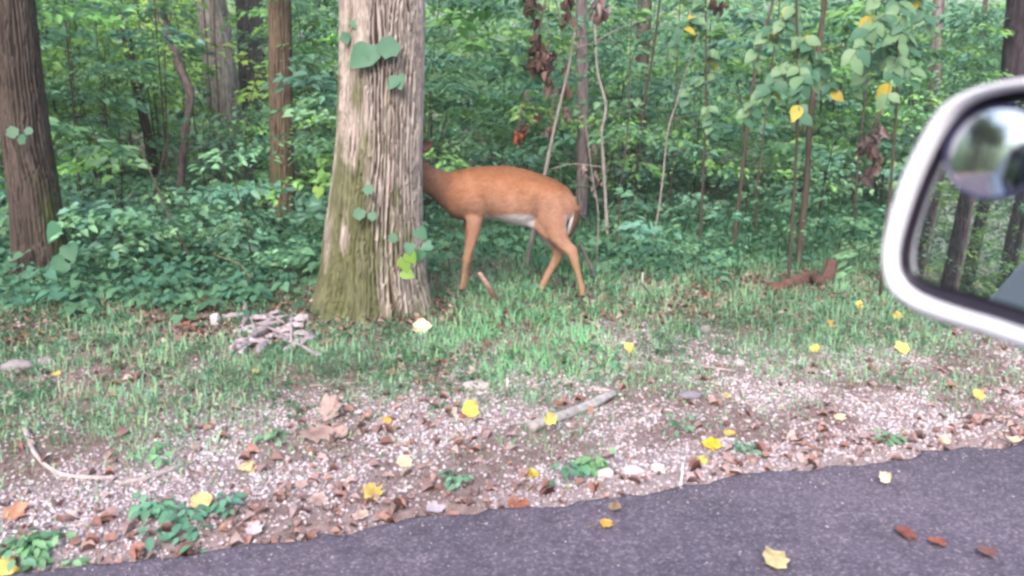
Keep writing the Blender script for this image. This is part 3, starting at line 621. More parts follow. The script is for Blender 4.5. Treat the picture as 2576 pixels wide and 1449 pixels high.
# ------------------------------------------------------------------ undergrowth masses
PROT = [(705, 0, 590, 36, 9.0), (545, 0, 240, 50, 13.4), (630, 0, 200, 36, 14.4), (60, 0, 700, 85, 6.5), (1461, 0, 560, 20, 9.2), (1370, 260, 700, 14, 7.0), (1882, 100, 640, 12, 7.6), (2022, 300, 700, 18, 6.9), (2552, 0, 200, 50, 9.4),
        (1515, 0, 400, 16, 8.0), (370, 250, 400, 18, 11.4), (318, 0, 110, 18, 11.4), (460, 0, 480, 22, 9.9), (1290, 400, 760, 190, 7.2), (1622, 20, 120, 26, 12.9), (2350, 0, 220, 22, 12)]
def sprays(nsp, trange, srange, hfun, leafL, nper, base_pal, tmpl, rs, b, spread=(.35, .9), jit=1.0, protect=True, den=None, stems=True):
    s = rs.uniform(*srange, nsp); t = rs.uniform(*trange, nsp); x, y = xy(s, t-bend(s))
    g = H(x, y); z = g+hfun(rs.rand(nsp), t, s)
    px, py = proj(x, np.maximum(y, .3), z)
    k = np.ones(nsp, bool)
    if protect:
        for (cx, y0, y1, hw, dep) in PROT:
            k &= ~((np.abs(px-cx) < hw+500*.35/np.maximum(y, 1)*1.0) & (py > y0-60) & (py < y1+40) & (y < dep+.1) & (y > 0) & (rs.rand(nsp) < .93))
    if den is not None: k &= rs.rand(nsp) < den(s, t, px, py, y)
    x, y, z, g, px, py = [q[k] for q in (x, y, z, g, px, py)]; n = len(x)
    a = rs.rand(n)*6.28; Ls = spread[0]+(spread[1]-spread[0])*rs.rand(n); rise = (rs.rand(n)-.45)*.5
    u = rs.rand(n, nper); lat = (rs.rand(n, nper)*2-1)*(1-.65*u)*.42*Ls[:, None]
    al = (u-.3)*Ls[:, None]; dx, dy = np.cos(a)[:, None], np.sin(a)[:, None]
    X = x[:, None]+al*dx-lat*dy; Y = y[:, None]+al*dy+lat*dx
    Z = z[:, None]+rise[:, None]*al-.35*np.maximum(u-.3, 0)**2*Ls[:, None]-.25*np.abs(lat)+rs.randn(n, nper)*.025*jit
    P = np.stack([X, Y, np.maximum(Z, H(X, Y)+.02)], -1).reshape(-1, 3)
    m = len(P); sgn = np.sign(lat)
    D = np.stack([dx*.6-sgn*dy, dy*.6+sgn*dx, np.full_like(lat, -.25)], -1).reshape(-1, 3)+rs.randn(m, 3)*.3
    N = np.stack([rs.randn(m)*.4, rs.randn(m)*.4-.30, np.ones(m)], -1)
    pal = np.asarray(base_pal); ci = rs.randint(len(pal), size=n)
    fl_ = .55+.9*rs.rand(n)**1.2; leafL = np.repeat(leafL*fl_, nper)
    cc = np.repeat(pal[ci]*(.62+.66*rs.rand(n, 1)), nper, axis=0)*(1+(rs.rand(m, 1)-.5)*.45)
    b.add(*leaves(P, D, N, leafL*(.6+.8*rs.rand(m)), .55, cc, tmpl))
    if stems:
        kk = rs.rand(n) < .04
        for xx, yy, zz, gg in zip(x[kk], y[kk], z[kk], g[kk]):
            j = rs.randn(2)*.12
            pth = catmull([[xx+j[0], yy, gg-.02], [xx+j[0]*.5, yy, (gg+zz)/2], [xx, yy, zz], [xx-j[0], yy+j[1], zz+.5]], 6)
            v, f = tube(pth, np.linspace(.010, .004, 6)*(1+yy*.03), 4, cap=False); b.add(v, f, np.array([.09, .065, .055])*(.6+rs.rand()))
rs = np.random.RandomState(77)
PAL_N = [[.18, .38, .25], [.21, .42, .22], [.16, .35, .26], [.25, .44, .24], [.14, .30, .18]]
PAL_F = [[.25, .50, .17], [.30, .55, .17], [.21, .45, .22], [.35, .58, .18], [.22, .47, .27]]
PAL_Y = [[.42, .66, .15], [.52, .74, .20], [.36, .60, .14]]
nb_ = Batch()
# knee to waist high shrubs at the wood edge
sprays(900, (5.6, 9), (-5.5, 10), lambda r, t, s: .15+.5*r, .065, 34, PAL_N, LEAF4, rs, nb_, (.3, .6), den=lambda s, t, px, py, y: np.where((px > 1050) & (px < 1560) & (y < 7.1), 0, 1)*np.where((px > 1080) & (px < 2250), .35, 1.0)*(y > 6.0)*np.where((px > 800) & (px < 1100) & (y < 6.6), 0, 1))
# layered sprays of the understorey
sprays(3400, (7.4, 13), (-8, 13), lambda r, t, s: .4+r*2.3, .085, 46, PAL_N+PAL_F[:2], LEAF4, rs, nb_, (.45, 1.0), den=lambda s, t, px, py, y: (y > 7.4)*np.clip(-.3+2.1*fbm(s*1.1+3, t*1.1+8, 3)+.3*(y > 9.5), 0, 1)*np.where((py > 430) & (px > 1080), .45, 1))
sprays(260, (6.0, 9), (-6, 1.5), lambda r, t, s: .2+.5*r, .10, 22, [[.22, .42, .32], [.17, .36, .26], [.20, .42, .22]], LEAF4, rs, nb_, (.35, .6), den=lambda s, t, px, py, y: (px < 820)*(y > 6.3))
obj('undergrowth', nb_.mesh('undergrowth', M['leaf']), kind='stuff', label='dense leafy undergrowth filling the wood behind the deer')
mb = Batch()
sprays(4600, (12, 24), (-18, 24), lambda r, t, s: .3+r*(1.2+.13*t), .12, 34, PAL_F+PAL_N[:2], LEAF2, rs, mb, (.6, 1.3), den=lambda s, t, px, py, y: np.clip(.4+.9*fbm(s*.5+3, t*.5+8, 3), 0, 1))
sprays(1700, (11, 22), (-16, 0), lambda r, t, s: 1.2+r*2.6, .12, 30, PAL_Y, LEAF2, rs, mb, (.6, 1.2))  # brighter palette: light from a canopy gap put into the leaf colour
obj('middle_wood_foliage', mb.mesh('middle_wood_foliage', M['leaf']), kind='stuff', label='bright green foliage of the wood further back')
fb = Batch()
sprays(4200, (24, 52), (-46, 56), lambda r, t, s: .3+r*(.6+.14*t), .25, 26, PAL_F+PAL_Y[:1], LEAF2, rs, fb, (1.4, 2.8), jit=5, protect=False, stems=False)
sprays(1600, (40, 70), (-75, 80), lambda r, t, s: r*(1+.16*t), .42, 26, PAL_F, LEAF2, rs, fb, (2.5, 4.5), jit=9, protect=False, stems=False)
obj('far_wood', fb.mesh('far_wood', M['leaf']), kind='stuff', label='distant green wood that closes the view')
# foliage beside the road behind the car and across it (seen in the mirrors)
rb = Batch()
sprays(1100, (4.6, 15), (-48, -8.5), lambda r, t, s: .2+r*(3+.2*abs(s)), .15, 30, PAL_F+PAL_N, LEAF2, rs, rb, (.7, 1.6), jit=3, protect=False)
sprays(2400, (3.3, 20), (-38, -17), lambda r, t, s: .1+r*r*8, .135, 30, PAL_N+PAL_F+PAL_Y, LEAF2, rs, rb, (.5, 1.2), jit=3, protect=False)
sprays(700, (3.4, 40), (-75, -38), lambda r, t, s: .2+r*11, .30, 26, PAL_F, LEAF2, rs, rb, (1.5, 3), jit=6, protect=False, stems=False)
sprays(600, (-18, -6.0), (-50, 20), lambda r, t, s: .2+r*6, .2, 26, PAL_F, LEAF2, rs, rb, (1.0, 2.2), jit=5, protect=False, stems=False)
sprays(1100, (4, 24), (-40, -22), lambda r, t, s: .1+r*8, .2, 26, PAL_N[:2]+PAL_F[:2], LEAF2, rs, rb, (.9, 1.8), jit=4, protect=False, stems=False)
obj('roadside_foliage', rb.mesh('roadside_foliage', M['leaf']), kind='stuff', label='foliage of the woods on both sides of the road behind the car')
# trees behind the car, reflected in the mirrors
tv, tf, tcx = bark_trunk([np.array(p) for p in ([0, 0, -.1], [.05, 0, 3], [0, .1, 6], [.1, 0, 10])], [.19, .16, .14, .10], 36, 120, .014, .03, [.16, .12, .12], [.05, .04, .04], seed=50)
TM = mk_mesh('reflected_trunk', tv, tf, tcx, M['bark'], True)
k = 0
for i in range(46):
    if i < 30: s_, t_ = rnd.uniform(-34, -7), rnd.uniform(4.4, 10)
    elif i < 38: s_, t_ = rnd.uniform(-70, -30), rnd.uniform(5, 12)
    else: s_, t_ = rnd.uniform(-60, -5), rnd.uniform(-12, -6)
    if i < 9:
        s_ = (-17.5, -19, -22, -21, -25, -27, -24, -29, -23)[i]; t_ = max(3.3, (1.9, .4, 1.2, -1.2, -.2, -2.8, 2.6, 1.5, -3.5)[i]+float(bend(s_)))
    x_, y_ = xy(s_, t_-float(bend(s_))); g = Hs(x_, y_)
    t = thing('roadside_tree', 'dark slender trunk of the roadside wood, reflected in the wing mirror', 'tree', (x_, y_, g), 'trees of the roadside wood reflected in the wing mirror', rnd.random()*6)
    t.scale = (rnd.uniform(.5, 1.25),)*2+(1,); obj('trunk', TM, t)
    c_ = obj('crown', CR[i % 2], t, (0, 0, 6.2)); c_.scale = (1.3, 1.3, 1.1)

# withered leaf clusters hanging on the trees
def withered(label, cx, cy, w, h, Y, n, col, seed, L=.11):
    rs = np.random.RandomState(seed); c0 = V(cx, cy-h/2, Y); t = thing('withered_branch', label, 'dead branch', tuple(c0), 'withered brown leaf clusters')
    k = Y/FPX; b = Batch(); nb2 = max(3, n//9); lf = Batch()
    for i in range(nb2):
        x0 = (rs.rand()-.5)*w*k; z0 = -rs.rand()*h*k
        pth = catmull([[0, 0, .12], [x0*.5, 0, z0*.3+.05], [x0, (rs.rand()-.5)*.15, z0]], 6)
        v, f = tube(pth, np.linspace(.006, .002, 6), 4); b.add(v, f, np.array([.16, .11, .10]))
        m_ = max(4, n//nb2); q = np.array([x0, 0, z0])+rs.randn(m_, 3)*[w*k*.10, .05, h*k*.08]
        D = np.stack([rs.randn(m_)*.35, rs.randn(m_)*.35, -np.ones(m_)], -1); N = np.stack([rs.randn(m_), -np.ones(m_), rs.randn(m_)*.3], -1)
        lf.add(*leaves(q, D, N, L*(.6+.7*rs.rand(m_)), .35+.25*rs.rand(m_), vcol(col, m_, .35, rs), LEAF4, rs.rand(m_)*.9))
    obj('twig', b.mesh('withered_twig', M['bark']), t); obj('withered_leaves', lf.mesh('withered_leaves', M['dry']), t)
DBR, PUR, RED = [.13, .075, .065], [.27, .20, .20], [.42, .13, .07]
withered('dark brown mass of dead leaves at the top centre, left of the purplish trunk', 1385, 90, 95, 190, 7.6, 70, DBR, 1)
withered('dead brown leaves dangling below the large dark mass at top centre', 1380, 195, 40, 110, 7.5, 22, [.18, .11, .10], 2)
withered('small dark withered leaves at the top edge, just left of the purplish trunk', 1420, 15, 50, 50, 7.4, 14, DBR, 3)
withered('purplish-grey shrivelled leaf cluster on top of the purplish trunk', 1493, 20, 50, 80, 7.5, 26, PUR, 4)
withered('reddish-brown withered leaves above the withers of the deer', 1322, 300, 55, 80, 7.6, 20, [.24, .12, .09], 5, .09)
withered('brown shrivelled leaves hanging just right of the reddish ones', 1398, 290, 60, 70, 7.3, 20, [.20, .13, .12], 6, .09)
withered('orange-red dead leaf sprig left of the slanting pale pole', 1312, 325, 24, 40, 7.2, 6, RED, 7, .08)
withered('greyish withered leaves right behind the rump of the deer', 1492, 430, 35, 70, 7.4, 12, PUR, 8, .08)
withered('purple-brown dead leaves hanging left of the mirror, uppermost', 2215, 345, 75, 70, 6.9, 22, PUR, 9, .10)
withered('brown drooping dead leaves left of the mirror, lower and darker', 2175, 430, 60, 110, 6.9, 24, [.22, .15, .14], 10, .11)
withered('single dark withered leaf bunch at the top edge, upper centre right', 1805, 8, 22, 30, 7.5, 6, DBR, 11, .09)

# ------------------------------------------------------------------ vines and leaves on the trunks
def vine(label, lv, Y, seed=0, cat='vine', group='leafy sprigs on the tree trunks', me=None, stem=True):
    rs = random.Random(seed); c0 = V(lv[0][0], lv[0][1], Y)
    t = thing('vine_sprig', label, cat, tuple(c0), group); loc = np.array(c0)
    pts = [np.array(V(px, py, Y+.015))-loc for px, py, *_ in lv]
    if stem and len(pts) > 1:
        pth = catmull(pts, 8*len(pts)); v, f = tube(pth, .0022, 4); b = Batch(); b.add(v, f, np.array([.12, .13, .06])); obj('stem', b.mesh('vine_stem', M['bark']), t)
    for px, py, L, *rest in lv:
        mm = rest[0] if rest else (me or LL)
        ang = rs.uniform(-1.2, 1.2); d = Vector((math.sin(ang), rs.uniform(-.5, -.1), -abs(math.cos(ang))))
        p = V(px, py, Y); p = p-d*L*.5
        put_leaf(t, mm, p, d, Vector((rs.uniform(-.3, .3), -1, rs.uniform(.1, .8))), L)
vine('sprig with three broad bluish-green leaves high on the massive trunk', [(903, 148, .17, HL), (938, 140, .13, HL), (972, 122, .16, LL)], 5.31, 1)
vine('faint small leaves at the upper left edge of the massive trunk', [(870, 95, .08), (897, 60, .08), (925, 75, .07)], 5.40, 2)
vine('pair of small green leaves mid-way up the massive trunk, above its bark scar', [(984, 212, .09, HL), (1004, 210, .10, HL)], 5.34, 3)
vine('small creeper leaves on the mossy lower left of the massive trunk', [(902, 540, .09), (925, 478, .08), (938, 545, .07)], 5.26, 4)
vine('bright yellow-green leaf cluster near the foot of the massive trunk', [(1020, 668, .10, HLB), (1036, 650, .09, HLB), (1028, 690, .09, HLB), (1030, 628, .08, HL)], 5.17, 5)
vine('green creeper leaves on the lower right of the massive trunk', [(1062, 590, .09, HL), (1070, 620, .08, HL), (1055, 645, .08, HL), (990, 600, .07)], 5.25, 6)
vine('small dark creeper leaves on the left side of the leaning tree', [(30, 335, .10), (55, 352, .09), (70, 330, .07)], 6.2, 7)
vine('heart-shaped green leaves standing before the foot of the leaning tree', [(130, 590, .16, HL), (140, 672, .15, HL), (178, 640, .14, HL), (20, 780, .14, HLB)], 5.9, 8, stem=False)
vine('single pale green leaf between slim and massive trees', [(800, 487, .10, HLB), (790, 500, .09, HL)], 6.4, 9)  # first leaf lighter yellow-green, second one darker

def bare_vine(label, pts, seed):
    c0 = V(*pts[0]); t = thing('climbing_vine', label, 'vine', tuple(c0)); loc = np.array(c0)
    pth = catmull([np.array(V(*q))-loc for q in pts], 10*len(pts)); pth = pth+RS.randn(*pth.shape)*.003; v, f = tube(pth, np.linspace(.006, .003, len(pth)), 6)
    obj('stem', mk_mesh('vine_stem', v, f, vcol([.16, .11, .085], len(v), .2), M['bark'], True), t)
bare_vine('thin brown vine stem winding up the front of the massive tree', [(1000, 790, 5.19), (985, 700, 5.24), (1012, 600, 5.29), (980, 480, 5.31), (995, 330, 5.335), (975, 200, 5.345), (955, 130, 5.35)], 1)

# ------------------------------------------------------------------ the deer
YD = 6.03
def DP(zx, zy, dy=0.0):
    return V((1320+zx/2.587)/1.2671, (420+zy/2.587)/1.2671, YD+dy+(700-zx)*.00017)
DK_ = (DP(1000, 700)-DP(0, 700)).length/1000       # metres per unit of the measured outline
gz = .0
dv, dfc = [], []
def ico(sub=2):
    import bmesh
    bm = bmesh.new(); bmesh.ops.create_icosphere(bm, subdivisions=sub, radius=1)
    v = np.array([q.co[:] for q in bm.verts]); f = np.array([[q.index for q in ff.verts] for ff in bm.faces]); bm.free(); return v, f
IV, IF = ico(3)
cnt = 0
def chain(stations, lat=.8, step=.22):
    """stations (zx, zy, r, dy[, lat])"""
    global cnt
    for a, b_ in zip(stations[:-1], stations[1:]):
        pa, pb = np.array(a[:4], float), np.array(b_[:4], float); la = a[4] if len(a) > 4 else lat; lb_ = b_[4] if len(b_) > 4 else lat
        d = math.hypot(pb[0]-pa[0], pb[1]-pa[1]); k = max(2, int(d/(step*min(pa[2], pb[2]))))
        for i in range(k+1):
            u = i/k; q = pa*(1-u)+pb*u; l_ = la*(1-u)+lb_*u; r = q[2]*DK_
            dv.append(IV*np.array([r, r*l_, r])+np.array(DP(q[0], q[1], q[3]))); dfc.append(IF+cnt); cnt += len(IV)
def st_(x, top, bot, lat=.8): return (x, (top+bot)/2, (bot-top)/2, 0, lat)
chain([(-50, 215, 78, 0, .62), (10, 300, 88, 0, .6), (90, 372, 104, 0, .58), (175, 425, 118, 0, .6), (255, 462, 130, 0, .66), st_(345, 330, 665, .72), st_(420, 312, 722, .72), st_(500, 296, 733, .74), st_(600, 290, 715, .76), st_(680, 288, 708, .8),
       st_(770, 290, 735, .84), st_(860, 308, 762, .86), st_(930, 330, 775, .84), st_(1000, 352, 755, .8), (1075, 560, 182, 0, .78), (1150, 580, 160, 0, .78), (1210, 610, 128, 0, .76), (1245, 640, 98, 0, .7)], step=.12)
chain([(-50, 215, 78, 0, .62), (-75, 165, 72, 0, .75), (-135, 170, 58, 0, .72), (-205, 190, 40, 0, .75), (-265, 205, 30, 0, .8)])
N_, F_ = -.085, .085
chain([(470, 520, 120, N_*.5, .4), (490, 650, 84, N_*.8, .5), (495, 730, 64, N_, .6), (485, 820, 56, N_, .7), (465, 920, 43, N_, .8), (440, 1010, 37, N_, .9), (432, 1055, 36, N_, .9), (418, 1130, 23, N_), (405, 1210, 20, N_), (398, 1265, 24, N_), (388, 1300, 22, N_)])
chain([(470, 540, 110, F_*.5, .4), (472, 680, 70, F_*.8, .5), (465, 780, 48, F_, .7), (455, 900, 40, F_, .8), (452, 1000, 36, F_, .9), (448, 1050, 35, F_, .9), (440, 1130, 22, F_), (430, 1210, 20, F_), (426, 1255, 23, F_), (418, 1285, 22, F_)])
chain([(1110, 560, 150, N_*.7, .55), (1135, 690, 118, N_*.9, .55), (1160, 780, 90, N_, .55), (1190, 860, 74, N_, .6), (1240, 930, 52, N_, .65), (1300, 978, 47, N_, .7), (1318, 1040, 40, N_, .75), (1342, 1130, 28, N_), (1366, 1220, 24, N_), (1384, 1290, 27, N_), (1390, 1345, 24, N_)])
chain([(1060, 600, 140, F_*.7, .5), (1062, 730, 100, F_*.9, .5), (1085, 820, 74, F_, .6), (1140, 905, 52, F_, .65), (1196, 975, 47, F_, .7), (1175, 1045, 43, F_, .75), (1135, 1120, 33, F_), (1090, 1200, 29, F_), (1050, 1285, 32, F_), (1020, 1385, 28, F_)])
chain([(960, 700, 75, N_*.9, .5), (1040, 760, 60, N_, .5), (1110, 840, 50, N_, .5)])
me = bpy.data.meshes.new('deer_raw'); me.from_pydata(np.concatenate(dv).tolist(), [], np.concatenate(dfc).tolist()); me.update()
tmp = bpy.data.objects.new('deer_tmp', me); C.objects.link(tmp)
m1 = tmp.modifiers.new('r', 'REMESH'); m1.mode = 'VOXEL'; m1.voxel_size = .0085
m2 = tmp.modifiers.new('s', 'SMOOTH'); m2.factor = .6; m2.iterations = 11
dg = bpy.context.evaluated_depsgraph_get(); dm = bpy.data.meshes.new_from_object(tmp.evaluated_get(dg))
bpy.data.objects.remove(tmp); bpy.data.meshes.remove(me); dm.name = 'deer_body'
nv = len(dm.vertices); co = np.empty(nv*3); dm.vertices.foreach_get('co', co); co = co.reshape(-1, 3)
no = np.empty(nv*3); dm.vertices.foreach_get('normal', no); no = no.reshape(-1, 3)
o0 = np.array(DP(0, 0)); zx = (co[:, 0]-o0[0])/DK_; 

dep_ = co[:, 1]*cP-(co[:, 2]-CAMZ)*sP; up_ = co[:, 1]*sP+(co[:, 2]-CAMZ)*cP
zx = ((1288+FPX*co[:, 0]/dep_)*1.2671-1320)*2.587; zy = ((724-FPX*up_/dep_)*1.2671-420)*2.587
basec = np.array([.31, .145, .082]); fl = np.array([.33, .178, .122]); backc = np.array([.265, .112, .053]); white = np.array([.50, .47, .50]); neckc = np.array([.25, .14, .105]); legc = np.array([.33, .20, .125])
def mx(a, b_, k): return a*(1-k[:, None])+b_*k[:, None]
nz = fbm(zx/90, zy/90)-.5; nf = fbm(zx/22, zy/9, 3)-.5
col = mx(np.broadcast_to(backc, (nv, 3)), np.broadcast_to(basec, (nv, 3)), sst(330, 440, zy-(zx-600).clip(0)*.18+nz*80))
col = mx(col, np.broadcast_to(fl, (nv, 3)), sst(460, 620, zy+nz*120)*sst(330, 480, zx))
col = mx(col, np.broadcast_to(neckc, (nv, 3)), sst(330, 180, zx)*.7+.0)
col = mx(col, np.broadcast_to(neckc*.9, (nv, 3)), sst(480, 360, zx)*sst(560, 680, zy)*.6)
col = mx(col, np.broadcast_to(legc, (nv, 3)), sst(850, 1150, zy))
bel = sst(560, 620, zx)*sst(1010, 960, zx)*sst(668, 700, zy+nz*30)*sst(840, 800, zy)
col = mx(col, np.broadcast_to(white, (nv, 3)), bel)
inner = sst(930, 960, zx)*sst(1180, 1100, zx)*sst(700, 760, zy)*sst(980, 900, zy)*(co[:, 1] > YD-.05)
col = mx(col, np.broadcast_to(white*.8, (nv, 3)), inner*.8)
rump = sst(1228, 1252, zx)*sst(660, 700, zy)*sst(850, 800, zy)*(no[:, 0] > .3)*.5
col = mx(col, np.broadcast_to(white, (nv, 3)), rump*.9)
col = col*(1+.40*nf[:, None]+.35*nz[:, None]); col = mx(col, np.broadcast_to(np.array([.17, .085, .055]), (nv, 3)), .35*sst(345, 300, zy-(zx-600).clip(0)*.22)*sst(250, 400, zx))
fold_shade = np.exp(-((zx-(575+.1*(zy-400)))/28)**2)*sst(420, 520, zy)*sst(720, 650, zy)+.8*np.exp(-((zx-(1010-.1*(zy-400)))/30)**2)*sst(480, 560, zy)*sst(760, 700, zy)
col = col*(1-.16*fold_shade[:, None])  # crease shade behind shoulder and before haunch, put into the coat colour
hoof = sst(1292, 1300, zy)*(zx < 700)+sst(1345, 1352, zy)*(zx > 700)
col = mx(col, np.broadcast_to(np.array([.03, .022, .02]), (nv, 3)), np.clip(hoof, 0, 1))
ca = dm.color_attributes.new('Col', 'FLOAT_COLOR', 'POINT'); cc = np.ones((nv, 4), np.float32); cc[:, :3] = col; ca.data.foreach_set('color', cc.ravel())
dm.materials.clear(); dm.materials.append(M['fur']); dm.polygons.foreach_set('use_smooth', np.ones(len(dm.polygons), bool))
foot = DP(700, 1390); deer = thing('deer', 'reddish-brown doe walking left, head hidden behind the massive tree', 'deer', (foot.x, YD, Hs(foot.x, YD)))
print('deer foot z', DP(398, 1320).z, DP(1390, 1370).z, 'scale', DK_*1000, 'verts', nv)
dl = np.array(deer.location); dm.transform(Matrix.Translation(-Vector(deer.location))); dbody = obj('body', dm, deer)
# short coat: tiny hairs lying back along the body
sel = RS.randint(0, nv, 46000); pp = co[sel]-np.array(deer.location); nn_ = no[sel]
along = np.where((zy[sel] > 760)[:, None], np.array([.15, 0, -1.]), np.array([.9, 0, -.45]))
along = along-nn_*(along*nn_).sum(1, keepdims=True); along = norm(along)+nn_*.28+RS.randn(len(sel), 3)*.10
hl = (.009+.010*RS.rand(len(sel)))*np.where(zy[sel] > 860, .55, 1); sd = norm(np.cross(along, nn_))*(.0011+.0007*RS.rand(len(sel), 1))
hv_ = np.stack([pp-sd+RS.randn(len(sel), 3)*.003, pp+sd, pp+norm(along)*hl[:, None]], 1); hv_[:, 1] = hv_[:, 0]+2*sd; 
hc = col[sel]*(.72+.56*RS.rand(len(sel), 1)); hb = Batch(); hb.add(hv_.reshape(-1, 3), np.arange(3*len(sel)).reshape(-1, 3), np.repeat(hc, 3, axis=0))
obj('coat', hb.mesh('deer_coat', M['fur']), deer, kind='stuff')
# tail
b = Batch(); tp = catmull([np.array(DP(*q))-dl for q in ((1275, 555), (1322, 620), (1325, 700), (1300, 790), (1268, 880))], 24); tr_ = np.interp(np.linspace(0, 1, 24), [0, .3, .6, .85, 1], [.018, .033, .036, .026, .004])
v, f = tube(tp, tr_, 14); th = np.tile(np.arange(14)/14*6.283, 24); th = np.append(th, [0, 0])
wt = (v[:, 0] < np.append(np.repeat(tp[:, 0], 14), [9, 9])-.010) & (v[:, 2] < tp[0][2]-.06)
c_ = np.where(wt[:, None], [.55, .52, .55], [.085, .045, .035]); c_ = np.where((v[:, 2] > tp[0][2]-.07)[:, None], [.24, .10, .05], c_); b.add(v, f, c_)
obj('tail', b.mesh('deer_tail', M['fur'], True), deer)
# ears and eyes
def ear(bx_, by_, tx, ty, dy):
    p0, p1 = np.array(DP(bx_, by_, dy*.5))-dl, np.array(DP(tx, ty, dy))-dl
    d = norm(p1-p0); s_ = norm(np.cross(d, [0, 1, .1])); n_ = np.cross(d, s_); L_ = np.linalg.norm(p1-p0)
    rows = 9; V_, C_ = [], []
    for i in range(rows):
        u = i/(rows-1); w = .042*math.sin(math.pi*min(1, .12+.86*u))**.7
        for j in range(7):
            q = (j/6-.5)*2; V_.append(p0+d*L_*u+s_*w*q+n_*(.022*q*q-.01)); C_.append([.30, .17, .16] if abs(q) < .7 else [.20, .09, .06])
    F = [[i*7+j, i*7+j+1, (i+1)*7+j+1, (i+1)*7+j] for i in range(rows-1) for j in range(6)]
    o = obj('ear', mk_mesh('deer_ear', V_, np.array(F), np.array(C_), M['fur'], True), deer)
    sm = o.modifiers.new('thick', 'SOLIDIFY'); sm.thickness = .005
ear(10, 150, 165, 88, -.02); ear(-60, 120, 60, 20, .10)
for dy in (-.045, .045):
    p = np.array(DP(-150, 150, dy))-dl; obj('eye', mk_mesh('deer_eye', IV*.014+p, IF, None, M['eye'], True), deer)
p = np.array(DP(-288, 205, 0))-dl; obj('nose', mk_mesh('deer_nose', IV*[.012, .02, .016]+p, IF, None, M['eye'], True), deer)

# ------------------------------------------------------------------ loose things on the ground
def leaf_thing(label, px, py, L, color, seed, tilt=.35, tm=LOBED, stalk=False, cat='leaf', name='fallen_leaf', group='yellow leaves fallen on verge and road', curl=.5, stand=0.0, lift=0.0):
    rs = np.random.RandomState(seed); p = G(px, py, .012+lift)
    T, F = tm; T = T.copy()
    # subdivide once for curl
    v = T.copy(); a = rs.rand()*6.28
    v[1:, :2] *= (1+(rs.rand(len(v)-1, 1)-.5)*.36); v[:, 1] *= rs.uniform(.75, 1.05); v[:, 0] -= .45; v[:, 2] += curl*(v[:, 1]**2*.9)+rs.randn(len(v))*.035+curl*.4*(v[:, 0]**2)
    R = Matrix.Rotation(a, 3, 'Z'); tl = Matrix.Rotation(tilt*(rs.rand()*.8+.4)+stand, 3, 'X') @ R
    v = v @ np.array(tl).T; v *= L; v[:, 2] -= v[:, 2].min()
    cc = np.asarray(color)*(1+(rs.rand(len(v), 1)-.5)*.35)
    cc[rs.rand(len(v)) < .12] *= [.6, .5, .5]
    g = max(Hs(p.x, p.y), 0.012 if st(p.x, p.y)[1] < TE else -1)
    o = obj(name, mk_mesh(name, v, F, cc, M['dry'], False), loc=(p.x, p.y, g+.006+lift)); o['label'] = label; o['category'] = cat
    if group: o['group'] = group
    if stalk:
        q0 = v[0]; e = q0+norm((q0-v.mean(0)))*L*.9; e[2] = .004; vv, ff = tube(catmull([q0, (q0+e)/2+[.004, .004, .004], e], 8), .0011, 5)
        obj('stalk', mk_mesh('leaf_stalk', vv, ff, np.tile([.35, .22, .12], (len(vv), 1)), M['dry']), o)
    return o
YE, PY, CRM, OR = [.60, .48, .14], [.58, .50, .27], [.64, .56, .38], [.62, .34, .08]
